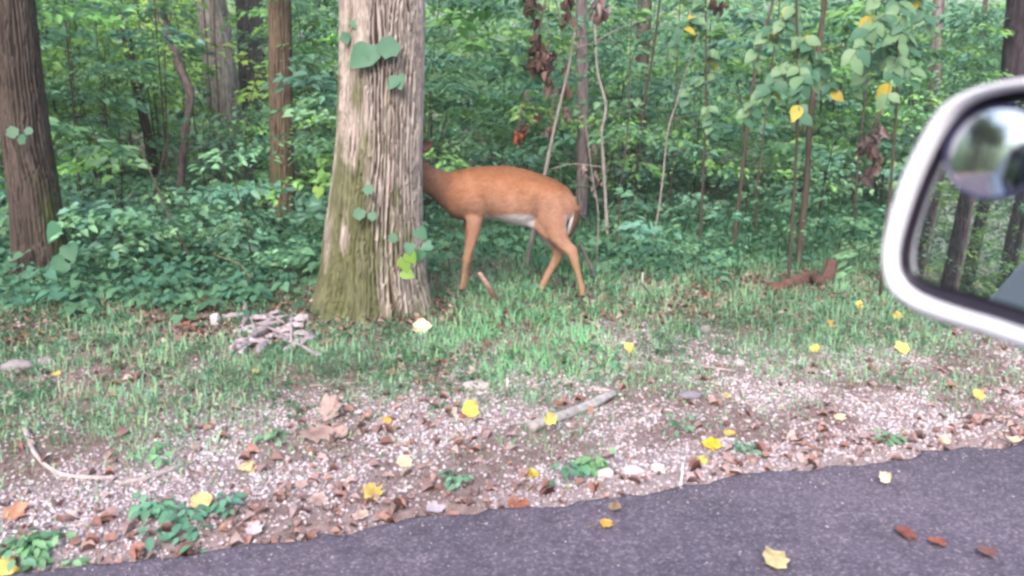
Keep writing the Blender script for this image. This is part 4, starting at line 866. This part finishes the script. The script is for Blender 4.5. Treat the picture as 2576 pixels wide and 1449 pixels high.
for i, (px, py, L, c_, lab, kw) in enumerate([
    (1185, 1040, .085, [.72, .56, .12], 'ochre-yellow leaf standing upright in the grass, centre of the verge', dict(stand=.9)),
    (1387, 1062, .075, YE, 'bright yellow leaf propped on the thick bleached fallen branch', dict(stand=.7, lift=.05)),
    (940, 1245, .085, YE, 'large vivid yellow leaf near the asphalt edge, left of centre', dict(tilt=.5)),
    (508, 1268, .085, [.66, .48, .22], 'tan-yellow curled leaf above the clover clump at lower left', dict(tilt=.5)),
    (623, 1180, .080, PY, 'pale yellow leaf on gravel, upper right of the tan-yellow one', dict()),
    (1017, 1165, .075, CRM, 'cream-yellow leaf on gravel above the large vivid yellow leaf', dict(tilt=.6)),
    (975, 1060, .045, OR, 'small orange leaf at the grass border, left of the ochre upright leaf', dict(stand=.8)),
    (680, 1088, .055, YE, 'small yellow leaf among grass left of the pinkish dry leaf heap', dict()),
    (1343, 1190, .065, [.62, .50, .08], 'mustard leaf at the asphalt edge below the pale fallen branch', dict()),
    (1790, 1120, .085, [.66, .46, .04], 'middle and largest of three golden leaves by the road edge', dict()),
    (1836, 1088, .060, YE, 'uppermost of three golden leaves by the road edge', dict()),
    (1766, 1158, .055, YE, 'lowest of three golden leaves by the road edge', dict()),
    (2223, 1212, .060, CRM, 'cream leaf with a thin stalk alone on the asphalt below the mirror', dict(stalk=True, stand=.4)),
    (1952, 1418, .090, PY, 'large pale yellow leaf with stalk at the bottom edge on the asphalt', dict(stalk=True)),
    (1527, 1322, .055, [.60, .36, .08], 'ochre leaf with stalk on the asphalt, lower of a touching pair', dict(stalk=True)),
    (1546, 1280, .050, [.36, .26, .18], 'dull tan leaf on the asphalt, upper of a touching pair', dict()),
    (2552, 1110, .060, CRM, 'cream leaf at the right picture edge where asphalt begins', dict()),
    (2378, 1105, .060, [.68, .55, .36], 'beige leaf on the brown litter at the far right road edge', dict()),
    (2460, 1000, .070, [.78, .56, .16], 'orange-yellow lobed leaf upright in grass at far right', dict(stand=.7)),
    (2112, 1050, .060, [.70, .52, .34], 'pale peach leaf in the gravel right of the golden trio', dict()),
    (2268, 882, .085, [.78, .66, .16], 'lemon leaf in the grass straight below the mirror', dict(stand=.5)),
    (2050, 880, .070, YE, 'yellow leaf in the grass left of the lemon leaf below the mirror', dict(stand=.5)),
    (2256, 800, .070, YE, 'yellow leaf in the grass closest under the mirror housing', dict(stand=.8)),
    (2160, 773, .065, YE, 'yellow leaf in the grass left of the mirror bottom', dict(stand=.6)),
    (2087, 818, .055, OR, 'amber leaf in the grass below the reddish fallen log', dict(stand=.8)),
    (1583, 880, .080, YE, 'bright yellow leaf in the grass below the hind hooves of the deer', dict(stand=.6)),
    (8, 1418, .085, [.76, .58, .16], 'yellow leaf cut off by the lower left picture edge', dict(stand=.5)),
    (100, 836, .055, OR, 'orange leaf in the litter below the leaning tree', dict()),
    (142, 938, .055, YE, 'small yellow leaf among the grey stones at far left', dict()),
    (640, 936, .055, YE, 'small yellow leaf in the grass below the bleached wood heap', dict()),
    (1828, 995, .050, PY, 'small pale yellow leaf above the golden trio', dict()),
    (2275, 1345, .080, [.24, .085, .065], 'dark red leaf flat on the asphalt, leftmost of three at lower right', dict(tilt=.08, curl=.15)),
    (2357, 1368, .060, [.34, .12, .08], 'rusty red leaf flat on the asphalt, middle of three at lower right', dict(tilt=.08, curl=.15)),
    (2482, 1392, .080, [.22, .11, .10], 'dull brown leaf flat on the asphalt, rightmost of three at lower right', dict(tilt=.08, curl=.15)),
    (1302, 1252, .085, [.34, .13, .085], 'rust-brown leaf lying on the asphalt edge in the middle', dict()),
    (800, 1258, .07, [.50, .38, .36], 'pale dry leaf at the asphalt edge left of the vivid yellow leaf', dict()),
    (905, 1292, .06, [.56, .44, .38], 'pale tan leaf touching the asphalt below the vivid yellow leaf', dict()),
    (1095, 1270, .075, [.46, .40, .46], 'lilac-grey curled leaf on the asphalt edge, right of the vivid yellow leaf', dict()),
    (40, 1290, .09, [.48, .25, .17], 'reddish-tan curled leaf in the gravel at far left', dict()),
    (345, 1370, .075, [.40, .20, .16], 'brown-pink leaf at the asphalt edge beneath the clover clump', dict()),
    (640, 1325, .07, [.52, .46, .50], 'greyish-white dry leaf at the asphalt edge, lower left', dict()),
    (1850, 1180, .05, [.40, .22, .15], 'brown leaf at the asphalt edge below the golden trio', dict()),
    (1165, 1045, .05, [.30, .12, .09], 'dark red-brown leaf tucked behind the ochre upright leaf', dict()),
    (1062, 832, .13, [.80, .72, .50], 'large cream crumpled leaf in front of the massive tree', dict(stand=.35, curl=.9)),
    (830, 1040, .14, [.44, .31, .29], 'very large pinkish dry leaf crumpled on the verge, left of centre', dict(curl=.9, stand=.5)),
    (790, 1095, .15, [.42, .31, .29], 'pinkish dry leaf lying under the very large crumpled one', dict(curl=.5, tilt=.2)),
    (850, 1090, .10, [.40, .28, .26], 'smaller pinkish dry leaf right of the very large crumpled one', dict(curl=.8, tilt=.5)),
]):
    dry = i > 30
    leaf_thing(lab, px, py, L, c_, 200+i, group='dry brown and pale leaves fallen on verge and road' if dry else 'yellow leaves fallen on verge and road', **kw)

def rock(label, px, py, r, sq, color, seed, name='stone'):
    rs = np.random.RandomState(seed); p = G(px, py); v = IV.copy()
    nn = fbm(v[:, 0]*2+seed, v[:, 1]*2+v[:, 2]*1.5, 3); v = v*(.7+.6*nn)[:, None]*np.array(sq)*r
    pl = norm(rs.randn(7, 3))
    for q in pl:                                       # chop facets
        dd = v @ q; lim = np.percentile(dd, 88); v = v-np.maximum(dd-lim, 0)[:, None]*q*.9
    o = obj(name, mk_mesh('stone', v, IF, vcol(color, len(v), .12, rs), M['stone'], False), loc=(p.x, p.y, Hs(p.x, p.y)+r*sq[2]*.35)); o['label'] = label; o['category'] = 'stone'; o['group'] = 'stones lying on the verge'
rock('upright grey-white stone left of the bleached wood heap', 543, 812, .05, (.75, .5, 1.3), [.50, .46, .50], 1)
rock('low grey boulder in the grass at the far left', 40, 930, .10, (1.2, .7, .5), [.25, .22, .24], 2)
rock('smaller grey stone right of the low grey boulder', 118, 915, .055, (1.2, .7, .6), [.27, .24, .26], 3)
rock('greyish flat stone in the grass centre, above the ochre upright leaf', 1195, 975, .06, (1.3, .8, .45), [.44, .38, .38], 4)
rock('pale chunky stone at the asphalt edge, left one of the white group', 1520, 1195, .03, (1.3, .9, .8), [.66, .60, .64], 5)
rock('pale flat stone in the middle of the white group at the asphalt edge', 1590, 1185, .03, (1.4, .9, .6), [.62, .54, .58], 6)
rock('pale stone at the right end of the white group at the asphalt edge', 1655, 1180, .024, (1.4, .9, .7), [.68, .60, .60], 7)
rock('whitish stone on the gravel at upper right, left of far right grass', 1860, 920, .035, (1, .8, .9), [.42, .38, .39], 8)
rock('grey stone in the litter right of the grass patch', 1730, 1000, .06, (1.2, .9, .5), [.22, .20, .24], 9)
rock('brownish-grey stone in the grass below the grey fallen twig', 1775, 835, .05, (.8, .8, .8), [.24, .20, .21], 10)
rock('grey stone in the leaf litter beneath the undergrowth at left', 560, 735, .05, (1.3, .8, .6), [.36, .32, .36], 11)

def stick(label, pts, r, color, seed, name='fallen_branch', r1=None, lift=.0, sides=10, cat='branch', group='sticks and branches lying on the ground', offs=None):
    rs = np.random.RandomState(seed); P = []
    for i, q in enumerate(pts):
        p = G(q[0], q[1]) if len(q) == 2 else V(q[0], q[1], q[2])
        if len(q) == 2: p.z = Hs(p.x, p.y)+r*.8+lift
        P.append(p)
    t0 = P[0].copy(); loc = Vector((t0.x, t0.y, t0.z)); n = max(16, 8*len(P))
    path = catmull([np.array(p-loc) for p in P], n); rr = np.linspace(r, r1 if r1 else r*.6, n)*(1+.16*(noise(np.arange(n)*.6, np.full(n, seed*3.3))-.5)*2)
    def rf(rr_, th, idx, p_): return rr_*(1+.12*np.cos(3*th[None]+idx[:, None]*.15)+.16*(fbm(np.cos(th)[None]*3+seed, idx[:, None]*.3)-.5))
    v, f = tube(path, rr, sides, rf); c_ = vcol(color, len(v), .2, rs)
    o = obj(name, mk_mesh(name, v, f, c_, M['wood'], True), loc=loc); o['label'] = label; o['category'] = cat
    if group: o['group'] = group
    return o
stick('thick bleached grey branch lying on the verge beside the bright yellow leaf', [(1335, 1088), (1400, 1062), (1480, 1032), (1545, 998)], .031, [.38, .36, .36], 1)
stick('stubby broken end of wood at the upper tip of the bleached grey branch', [(1495, 984), (1548, 992)], .016, [.42, .35, .33], 2)
stick('bent pale stick lying on the gravel at lower left', [(62, 1080), (92, 1150), (150, 1195), (220, 1205), (290, 1206)], .011, [.50, .42, .43], 3)
stick('straight pale stick continuing right of the bent one at lower left', [(300, 1222), (380, 1205), (462, 1172)], .012, [.44, .38, .38], 4)
stick('grey twig lying across the grass right of the hind hooves', [(1560, 757), (1630, 768), (1705, 785)], .009, [.50, .46, .47], 5)
stick('short pinkish-brown broken stub leaning up between the deer legs', [(1252, 765), (1232, 725, 5.55), (1206, 686, 5.5)], .026, [.40, .26, .22], 6, r1=.014)
stick('dark slanting dead branch right behind the hind leg', [(1512, 730), (1490, 680, 6.5), (1460, 612, 6.6)], .018, [.15, .12, .13], 7, r1=.012)
stick('slender arching twig in the undergrowth left of the massive tree', [(640, 735), (610, 670, 6.1), (540, 640, 6.2)], .006, [.22, .18, .12], 8)
stick('thin green-brown twig slanting up from litter, left of bleached wood heap', [(455, 790), (500, 762), (545, 735)], .005, [.30, .30, .18], 9)
stick('pale broken stick pointing up in the grass, above the upright ochre leaf', [(1273, 995), (1276, 975, 3.72), (1277, 950, 3.73)], .008, [.62, .54, .48], 10)
stick('tiny white stick standing at the asphalt edge right of the white stones', [(1712, 1208), (1716, 1190, 2.96), (1718, 1165, 2.97)], .006, [.78, .70, .72], 11)
stick('forked grey twig sticking up from the litter right of the deer', [(1640, 745), (1618, 715, 5.7), (1617, 685, 5.75)], .010, [.36, .32, .33], 12)
stick('thin pale twig lying in the gravel at upper right', [(1700, 905), (1780, 925), (1850, 935)], .008, [.42, .38, .38], 13)
stick('faint straight twig lying along the grass above the pinkish leaf heap', [(780, 972), (850, 966), (935, 962)], .005, [.42, .38, .34], 14)
stick('long thin pale twig lying on the gravel at far right', [(2350, 1085), (2440, 1055), (2540, 1050)], .006, [.42, .36, .34], 15)
stick('curved twig lying in the grass at the far left edge', [(12, 900), (30, 950), (38, 1000)], .008, [.34, .28, .28], 16)
stick('slender bare twig arching right of the rump of the deer', [(1385, 425, 7.1), (1440, 412, 7.1), (1520, 420, 7.1)], .0035, [.34, .30, .26], 17, group=None)
stick('reddish-brown rotting log lying in the grass left of the mirror', [(1945, 742), (1990, 728), (2042, 706)], .06, [.13, .072, .06], 18, name='fallen_log', r1=.05, sides=22, cat='log', group='two rotting logs by the wood edge')
stick('dark reddish log piece propped upright behind the longer rotting log', [(2048, 722), (2076, 702, 6.3), (2096, 655, 6.35)], .058, [.10, .055, .05], 19, name='fallen_log', r1=.04, sides=22, cat='log', group='two rotting logs by the wood edge')
# heap of bleached bark
hp = G(690, 850); heap = thing('bark_heap', 'heap of bleached lilac-grey bark and broken wood on the red litter', 'wood heap', (hp.x, hp.y, Hs(hp.x, hp.y)))
for i in range(30):
    cx_, cy_ = rnd.uniform(598, 770), rnd.uniform(800, 885); an = rnd.choice([rnd.uniform(-.25, .3), rnd.uniform(.4, 2.6)]); ln = rnd.uniform(18, 48) if i > 5 else rnd.uniform(50, 75)
    if (cx_-600)/170+(830-cy_)/90 > 1.05: cy_ += 35
    a_, b_ = (cx_-math.cos(an)*ln, cy_+math.sin(an)*ln*.5), (cx_+math.cos(an)*ln, cy_-math.sin(an)*ln*.5)
    p0, p1 = G(*a_), G(*b_); h0 = .015+.035*rnd.random(); p0.z = Hs(p0.x, p0.y)+h0; p1.z = Hs(p1.x, p1.y)+.015+.05*rnd.random()
    pth = catmull([np.array(p0-heap.location), np.array((p0+p1)/2-heap.location)+[0, rnd.uniform(-.02, .02), .012], np.array(p1-heap.location)], 9)
    r = rnd.uniform(.007, .015); ph = rnd.uniform(0, 3)
    v, f = tube(pth, r*(1+.3*RS.randn(9)*.6).clip(.3, 2), 9, lambda rr_, th, idx, p_: rr_*(1+.62*np.cos(2*th[None]+ph))*(1+.14*RS.randn(*rr_.shape)))
    obj('bark_piece', mk_mesh('bark_piece', v, f, vcol([.36, .30, .335], len(v), .35), M['wood'], False), heap)

# ------------------------------------------------------------------ the white car: wing mirror in view, flank reflected in it
car = thing('car', 'white car whose wing mirror with small round convex mirror juts in at right', 'car', (0, 0, 0))
def cw(s, t, z): x_, y_ = xy(s, t); return np.array([x_, y_, z*1.055])
NM = (-.906, -.413, .092)                                # mirror normal in car axes (forward, outward, up)
nW = Vector((NM[0]*FW[0]+NM[1]*LW[0], NM[0]*FW[1]+NM[1]*LW[1], NM[2])).normalized()
d0 = ray(2222, 640).normalized(); P0m = Vector((0, 0, CAMZ))+d0*.47
def onplane(px, py, off):
    """point where the sight line meets the mirror plane moved by off towards the viewer"""
    d = ray(px, py); o = P0m+nW*off; k = (o-Vector((0, 0, CAMZ))).dot(nW)/d.dot(nW); return np.array(Vector((0, 0, CAMZ))+d*k)
OUT = [(2800, 190), (2700, 183), (2576, 194), (2500, 207), (2430, 229), (2368, 266), (2318, 340), (2268, 440), (2236, 540), (2219, 630), (2224, 695), (2246, 742), (2295, 782), (2380, 815), (2480, 845), (2576, 880), (2720, 925), (2860, 935), (2960, 860), (3000, 700), (3010, 500), (2980, 330), (2900, 225)]
INN = [(2800, 222), (2700, 214), (2576, 222), (2510, 233), (2452, 252), (2400, 290), (2352, 362), (2306, 462), (2272, 560), (2254, 636), (2259, 690), (2282, 722), (2325, 748), (2400, 775), (2490, 802), (2576, 830), (2715, 872), (2840, 880), (2920, 815), (2955, 690), (2965, 500), (2935, 345), (2870, 258)]
GLS = [(2800, 252), (2700, 243), (2576, 250), (2520, 258), (2470, 275), (2425, 312), (2382, 385), (2338, 480), (2305, 570), (2287, 632), (2288, 668), (2305, 692), (2340, 710), (2405, 728), (2490, 752), (2576, 778), (2700, 815), (2800, 822), (2860, 775), (2895, 670), (2905, 500), (2880, 370), (2840, 285)]
def loop(pts, off, n=110):
    p3 = np.array([onplane(px, py, off) for px, py in pts]); p3 = np.vstack([p3, p3[:1]])
    e = np.vstack([p3[-2], p3, p3[1]]); k = len(p3); u = np.linspace(0, k-1, n, endpoint=False); i = u.astype(int); t = (u-i)[:, None]
    a, b_, c, d = e[i], e[i+1], e[i+2], e[(i+3)]
    return .5*((2*b_)+(-a+c)*t+(2*a-5*b_+4*c-d)*t*t+(-a+3*b_-3*c+d)*t**3)
def strip(loops, close=False):
    n = len(loops[0]); v = np.concatenate(loops); F = []
    j = np.arange(n); j2 = (j+1) % n
    for i in range(len(loops)-1): F.append(np.stack([i*n+j, i*n+j2, (i+1)*n+j2, (i+1)*n+j], 1))
    tri = np.zeros((0, 3), int)
    if F: F = np.concatenate(F); tri = np.concatenate([F[:, [0, 1, 2]], F[:, [0, 2, 3]]])
    if close:
        v = np.vstack([v, loops[-1].mean(0)]); tri = np.vstack([tri, np.stack([(len(loops)-1)*n+j, (len(loops)-1)*n+j2, np.full(n, len(v)-1)], 1)])
    return v, tri
nWa = np.array(nW)
Lo, Li, Lg = loop(OUT, 0), loop(INN, 0), loop(GLS, -.012)
cen = Lo.mean(0)
def shrink(L, k, back): return cen+(L-cen)*k-nWa*back
mo = lambda a: Lo*(1-a)+Li*a
# rounded white rim: from inner lip over the crest to the outside, then the shell behind
rim = [Li-nWa*.004, mo(.92)+nWa*.001, mo(.72)+nWa*.0045, mo(.45)+nWa*.0055, mo(.18)+nWa*.003, Lo-nWa*.003, shrink(Lo, 1.004, .010), shrink(Lo, 1.0, .025), shrink(Lo, .97, .045), shrink(Lo, .90, .065), shrink(Lo, .76, .083), shrink(Lo, .55, .094), shrink(Lo, .3, .099)]
v, f = strip(rim, True); hs = obj('mirror_housing', mk_mesh('mirror_housing', v, f, None, M['paint'], True), car)
bz = [Li-nWa*.004, Li*.85+Lg*.15-nWa*.002, Li*.55+Lg*.45-nWa*.0035, Li*.2+Lg*.8-nWa*.006, Lg-nWa*.0005]
v, f = strip(bz); obj('bezel', mk_mesh('mirror_bezel', v, f, None, M['plastic'], True), hs)
def shr(L, k): c0 = L.mean(0); return c0+(L-c0)*k
gl = [Lg, shr(Lg, .985)+nWa*.0012]; v, f = strip(gl); obj('glass_edge', mk_mesh('mirror_glass_edge', v, f, None, M['edge'], False), hs)
v, f = strip([shr(Lg, .985)+nWa*.0012], True); obj('mirror_glass', mk_mesh('mirror_glass', v, f, None, M['mirror'], False), hs)
# round blind-spot mirror: spherical cap on the glass
offg = -.012+.0012
bc = Vector(onplane(2508, 384, offg)); edge_pts = [Vector(onplane(2508, 384-118, offg)), Vector(onplane(2508, 384+118, offg)), Vector(onplane(2381, 384, offg))]
br_ = ((edge_pts[0]-edge_pts[1]).length/2+(edge_pts[2]-bc).length)/2; print('blind spot radius', br_)
ax1 = Vector((0, 0, 1)).cross(nW).normalized(); ax2 = nW.cross(ax1)
def ring(r, off, n=64): th = np.linspace(0, 2*math.pi, n, endpoint=False); return np.array(bc)+nWa*off+np.cos(th)[:, None]*np.array(ax1)*r+np.sin(th)[:, None]*np.array(ax2)*r
v, f = strip([ring(br_, .0), ring(br_, .003), ring(br_*.985, .0048), ring(br_*.93, .005), ring(br_*.905, .0035)]); obj('blind_spot_rim', mk_mesh('blind_spot_rim', v, f, None, M['rimp'], True), hs)
RC = .115; r1_ = br_*.905; sag = lambda r: math.sqrt(RC*RC-r*r)-math.sqrt(RC*RC-r1_*r1_)
v, f = strip([ring(r1_*(1-i/24), .0033+sag(r1_*(1-i/24))) for i in range(24)], True)
obj('blind_spot_mirror', mk_mesh('blind_spot_mirror', v, f, None, M['convex'], True), hs)
# mirror arm to the door
arm0, arm1 = cen-nWa*.06, cw(.56, .10, 1.33)
v, f = tube(catmull([arm0, (arm0+arm1)/2, arm1], 12), np.linspace(.035, .04, 12), 16); obj('mirror_arm', mk_mesh('mirror_arm', v, f, None, M['plastic'], True), car)
# body side, roof, far side: cross-sections along s
secs = []
def section(s):
    nose = np.clip((s-1.0)/1.3, 0, 1); tail = np.clip((-2.35-s)/.35, 0, 1)
    inn = .10*nose**2+.10*tail**2
    q = float(sst(-.55, -1.5, s))
    side = [(.02, .24), (.11, .32), (.135, .5), (.14, .7), (.138, .88), (.125, 1.0+.11*q), (.105, 1.01+.145*q), (.085, 1.015+.165*q), (.03, 1.02+.19*q)]
    return [(a-inn, z) for a, z in side]
svals = np.concatenate([np.linspace(-2.7, -2.35, 8), np.linspace(-2.2, 1.0, 24), np.linspace(1.1, 2.3, 14)])
def wheel_cut(s, z): return (abs(s-1.35) < .36 and z < .36) or (abs(s+1.55) < .36 and z < .36)
W_ = 1.78
def panel(name, rows, m, parent=car, thick=.012):
    """rows: list of lists of (s,t,z)"""
    n = len(rows[0]); v = np.array([cw(*q) for r in rows for q in r]); ii = np.arange(len(rows)-1)[:, None]*n; jj = np.arange(n-1)[None]
    f = np.stack([ii+jj, ii+n+jj, ii+n+jj+1, ii+jj+1], -1).reshape(-1, 4)
    o = obj(name, mk_mesh(name, v, f, None, m, True), parent)
    if thick: sd = o.modifiers.new('thick', 'SOLIDIFY'); sd.thickness = thick; sd.offset = 0
    return o
for nm, far in (('body_side', False), ('far_body_side', True)):
    rows = []
    for s in svals:
        r = []
        for a, z in section(s):
            for (wc) in (1.35, -1.55):
                if abs(s-wc) < .36: z = max(z, .0+math.sqrt(max(0, .36**2-(s-wc)**2))+.33)
            r.append((s, a if not far else -W_+.14-(a-.14)+.0, z))
        rows.append(r)
    panel(nm, rows, M['paint'])
def top_at(s):   # roof side line height and inset
    return 1.66
# pillars and rear quarter in body colour
def side_t(z): return .045-(z-1.02)*.18
def qtop(s): return min(1.63, 1.215+(s+2.62)/1.3*.42)
def post(name, a, b_, w, m):  # slanted flat post between (s,z) and (s,z) on the near side
    rows = [[(a[0]+(b_[0]-a[0])*u-w/2, side_t(a[1]+(b_[1]-a[1])*u), a[1]+(b_[1]-a[1])*u), (a[0]+(b_[0]-a[0])*u+w/2, side_t(a[1]+(b_[1]-a[1])*u), a[1]+(b_[1]-a[1])*u)] for u in np.linspace(0, 1, 6)]
    panel(name, rows, m, thick=.03)
post('pillar', (.78, 1.03), (.12, 1.64), .06, M['paint']); post('pillar', (-.50, 1.03), (-.46, 1.64), .10, M['plastic'])
panel('rear_quarter', [[(s, side_t(z)+.012, z) for z in np.linspace(1.02, qtop(s), 8)] for s in np.linspace(-2.62, -1.30, 12)], M['paint'])
panel('rear_door_glass', [[(s, side_t(z)-.004, z) for z in np.linspace(1.04, 1.62, 4)] for s in np.linspace(-1.36, -.54, 5)], M['glass'], thick=.004)
panel('roof', [[(s, -.065-u*(W_-.27), 1.655+.07*math.sin(math.pi*u)*(1-.4*abs(s+1.1)/1.6)) for u in np.linspace(0, 1, 12)] for s in np.linspace(-1.33, .15, 8)], M['paint'])
panel('rear_window', [[(-2.60+1.27*u, -.03-.03*u-w_*(W_-.2), 1.215+.43*u) for w_ in np.linspace(0, 1, 6)] for u in np.linspace(0, 1, 5)], M['glass'], thick=.004)
panel('bonnet', [[(s, .09-u*(W_-.04)-.0, 1.02-.16*((s-.8)/1.5)**1.5+.05*math.sin(math.pi*u)) for u in np.linspace(0, 1, 12)] for s in np.linspace(.82, 2.25, 10)], M['paint'])
panel('windscreen', [[(.82-.66*u, -.02-w_*(W_-.2), 1.04+.62*u) for w_ in np.linspace(0, 1, 6)] for u in np.linspace(0, 1, 5)], M['glass'], thick=.004)
panel('tailgate', [[(-2.68+.10*max(0, z-1.0), -w_*(W_-.1)+.03, z) for w_ in np.linspace(0, 1, 6)] for z in np.linspace(.3, 1.2, 8)], M['paint'])
panel('tail_lamp', [[(s, a_, z) for a_, z in ((.146, .98), (.142, 1.06), (.130, 1.11), (.112, 1.16))] for s in np.linspace(-2.42, -2.33, 4)], M['lamp'])
panel('bumper', [[(2.28+.08*math.sin(math.pi*u), .0-u*(W_-.22), z) for u in np.linspace(0, 1, 10)] for z in (.25, .5, .7, .86)], M['paint'])
hb = catmull([cw(-.78, .135, .93), cw(-.72, .17, .945), cw(-.60, .17, .945), cw(-.55, .135, .93)], 14); v, f = tube(hb, .012, 8); obj('door_handle', mk_mesh('door_handle', v, f, None, M['paint'], True), car)
for s_, t_ in ((1.35, .02), (-1.55, .02), (1.35, -1.52), (-1.55, -1.52)):
    c0 = cw(s_, t_, .325); axv = np.array([LW[0], LW[1], 0]); f1 = np.array([FW[0], FW[1], 0]); th = np.linspace(0, 2*math.pi, 40, endpoint=False)
    rg = lambda r, o_: c0+axv*o_+np.cos(th)[:, None]*f1*r+np.sin(th)[:, None]*np.array([0, 0, 1])*r
    v, f = strip([rg(.20, -.1), rg(.30, -.11), rg(.325, -.08), rg(.325, .05), rg(.30, .08), rg(.215, .085)]); w_ = obj('wheel', mk_mesh('tyre', v, f, None, M['rubber'], True), car)
    v, f = strip([rg(.215, .085), rg(.20, .06), rg(.17, .05), rg(.05, .075)], True); obj('rim', mk_mesh('wheel_rim', v, f, None, M['alloy'], True), w_)
print('tris', sum(sum(len(p.vertices)-2 for p in []) or len(o.data.loops)//3 for o in sc.objects if o.type == 'MESH' and o.data.users == 1))
# thin scattering volume, added to soften the contrast of the wood
import bmesh
hm = bpy.data.materials.new('softening_haze_mat'); hm.use_nodes = True; n = hm.node_tree; n.nodes.clear()
pv = n.nodes.new('ShaderNodeVolumePrincipled'); pv.inputs['Color'].default_value = (.88, .94, .93, 1); pv.inputs['Density'].default_value = .003
ov = n.nodes.new('ShaderNodeOutputMaterial'); n.links.new(pv.outputs[0], ov.inputs['Volume'])
bm = bmesh.new(); bmesh.ops.create_cube(bm, size=1); me = bpy.data.meshes.new('softening_haze'); bm.to_mesh(me); bm.free(); me.materials.append(hm)
hz = obj('softening_haze', me, loc=(0, 0, 7.5), kind='stuff'); hz.scale = (560, 560, 19)
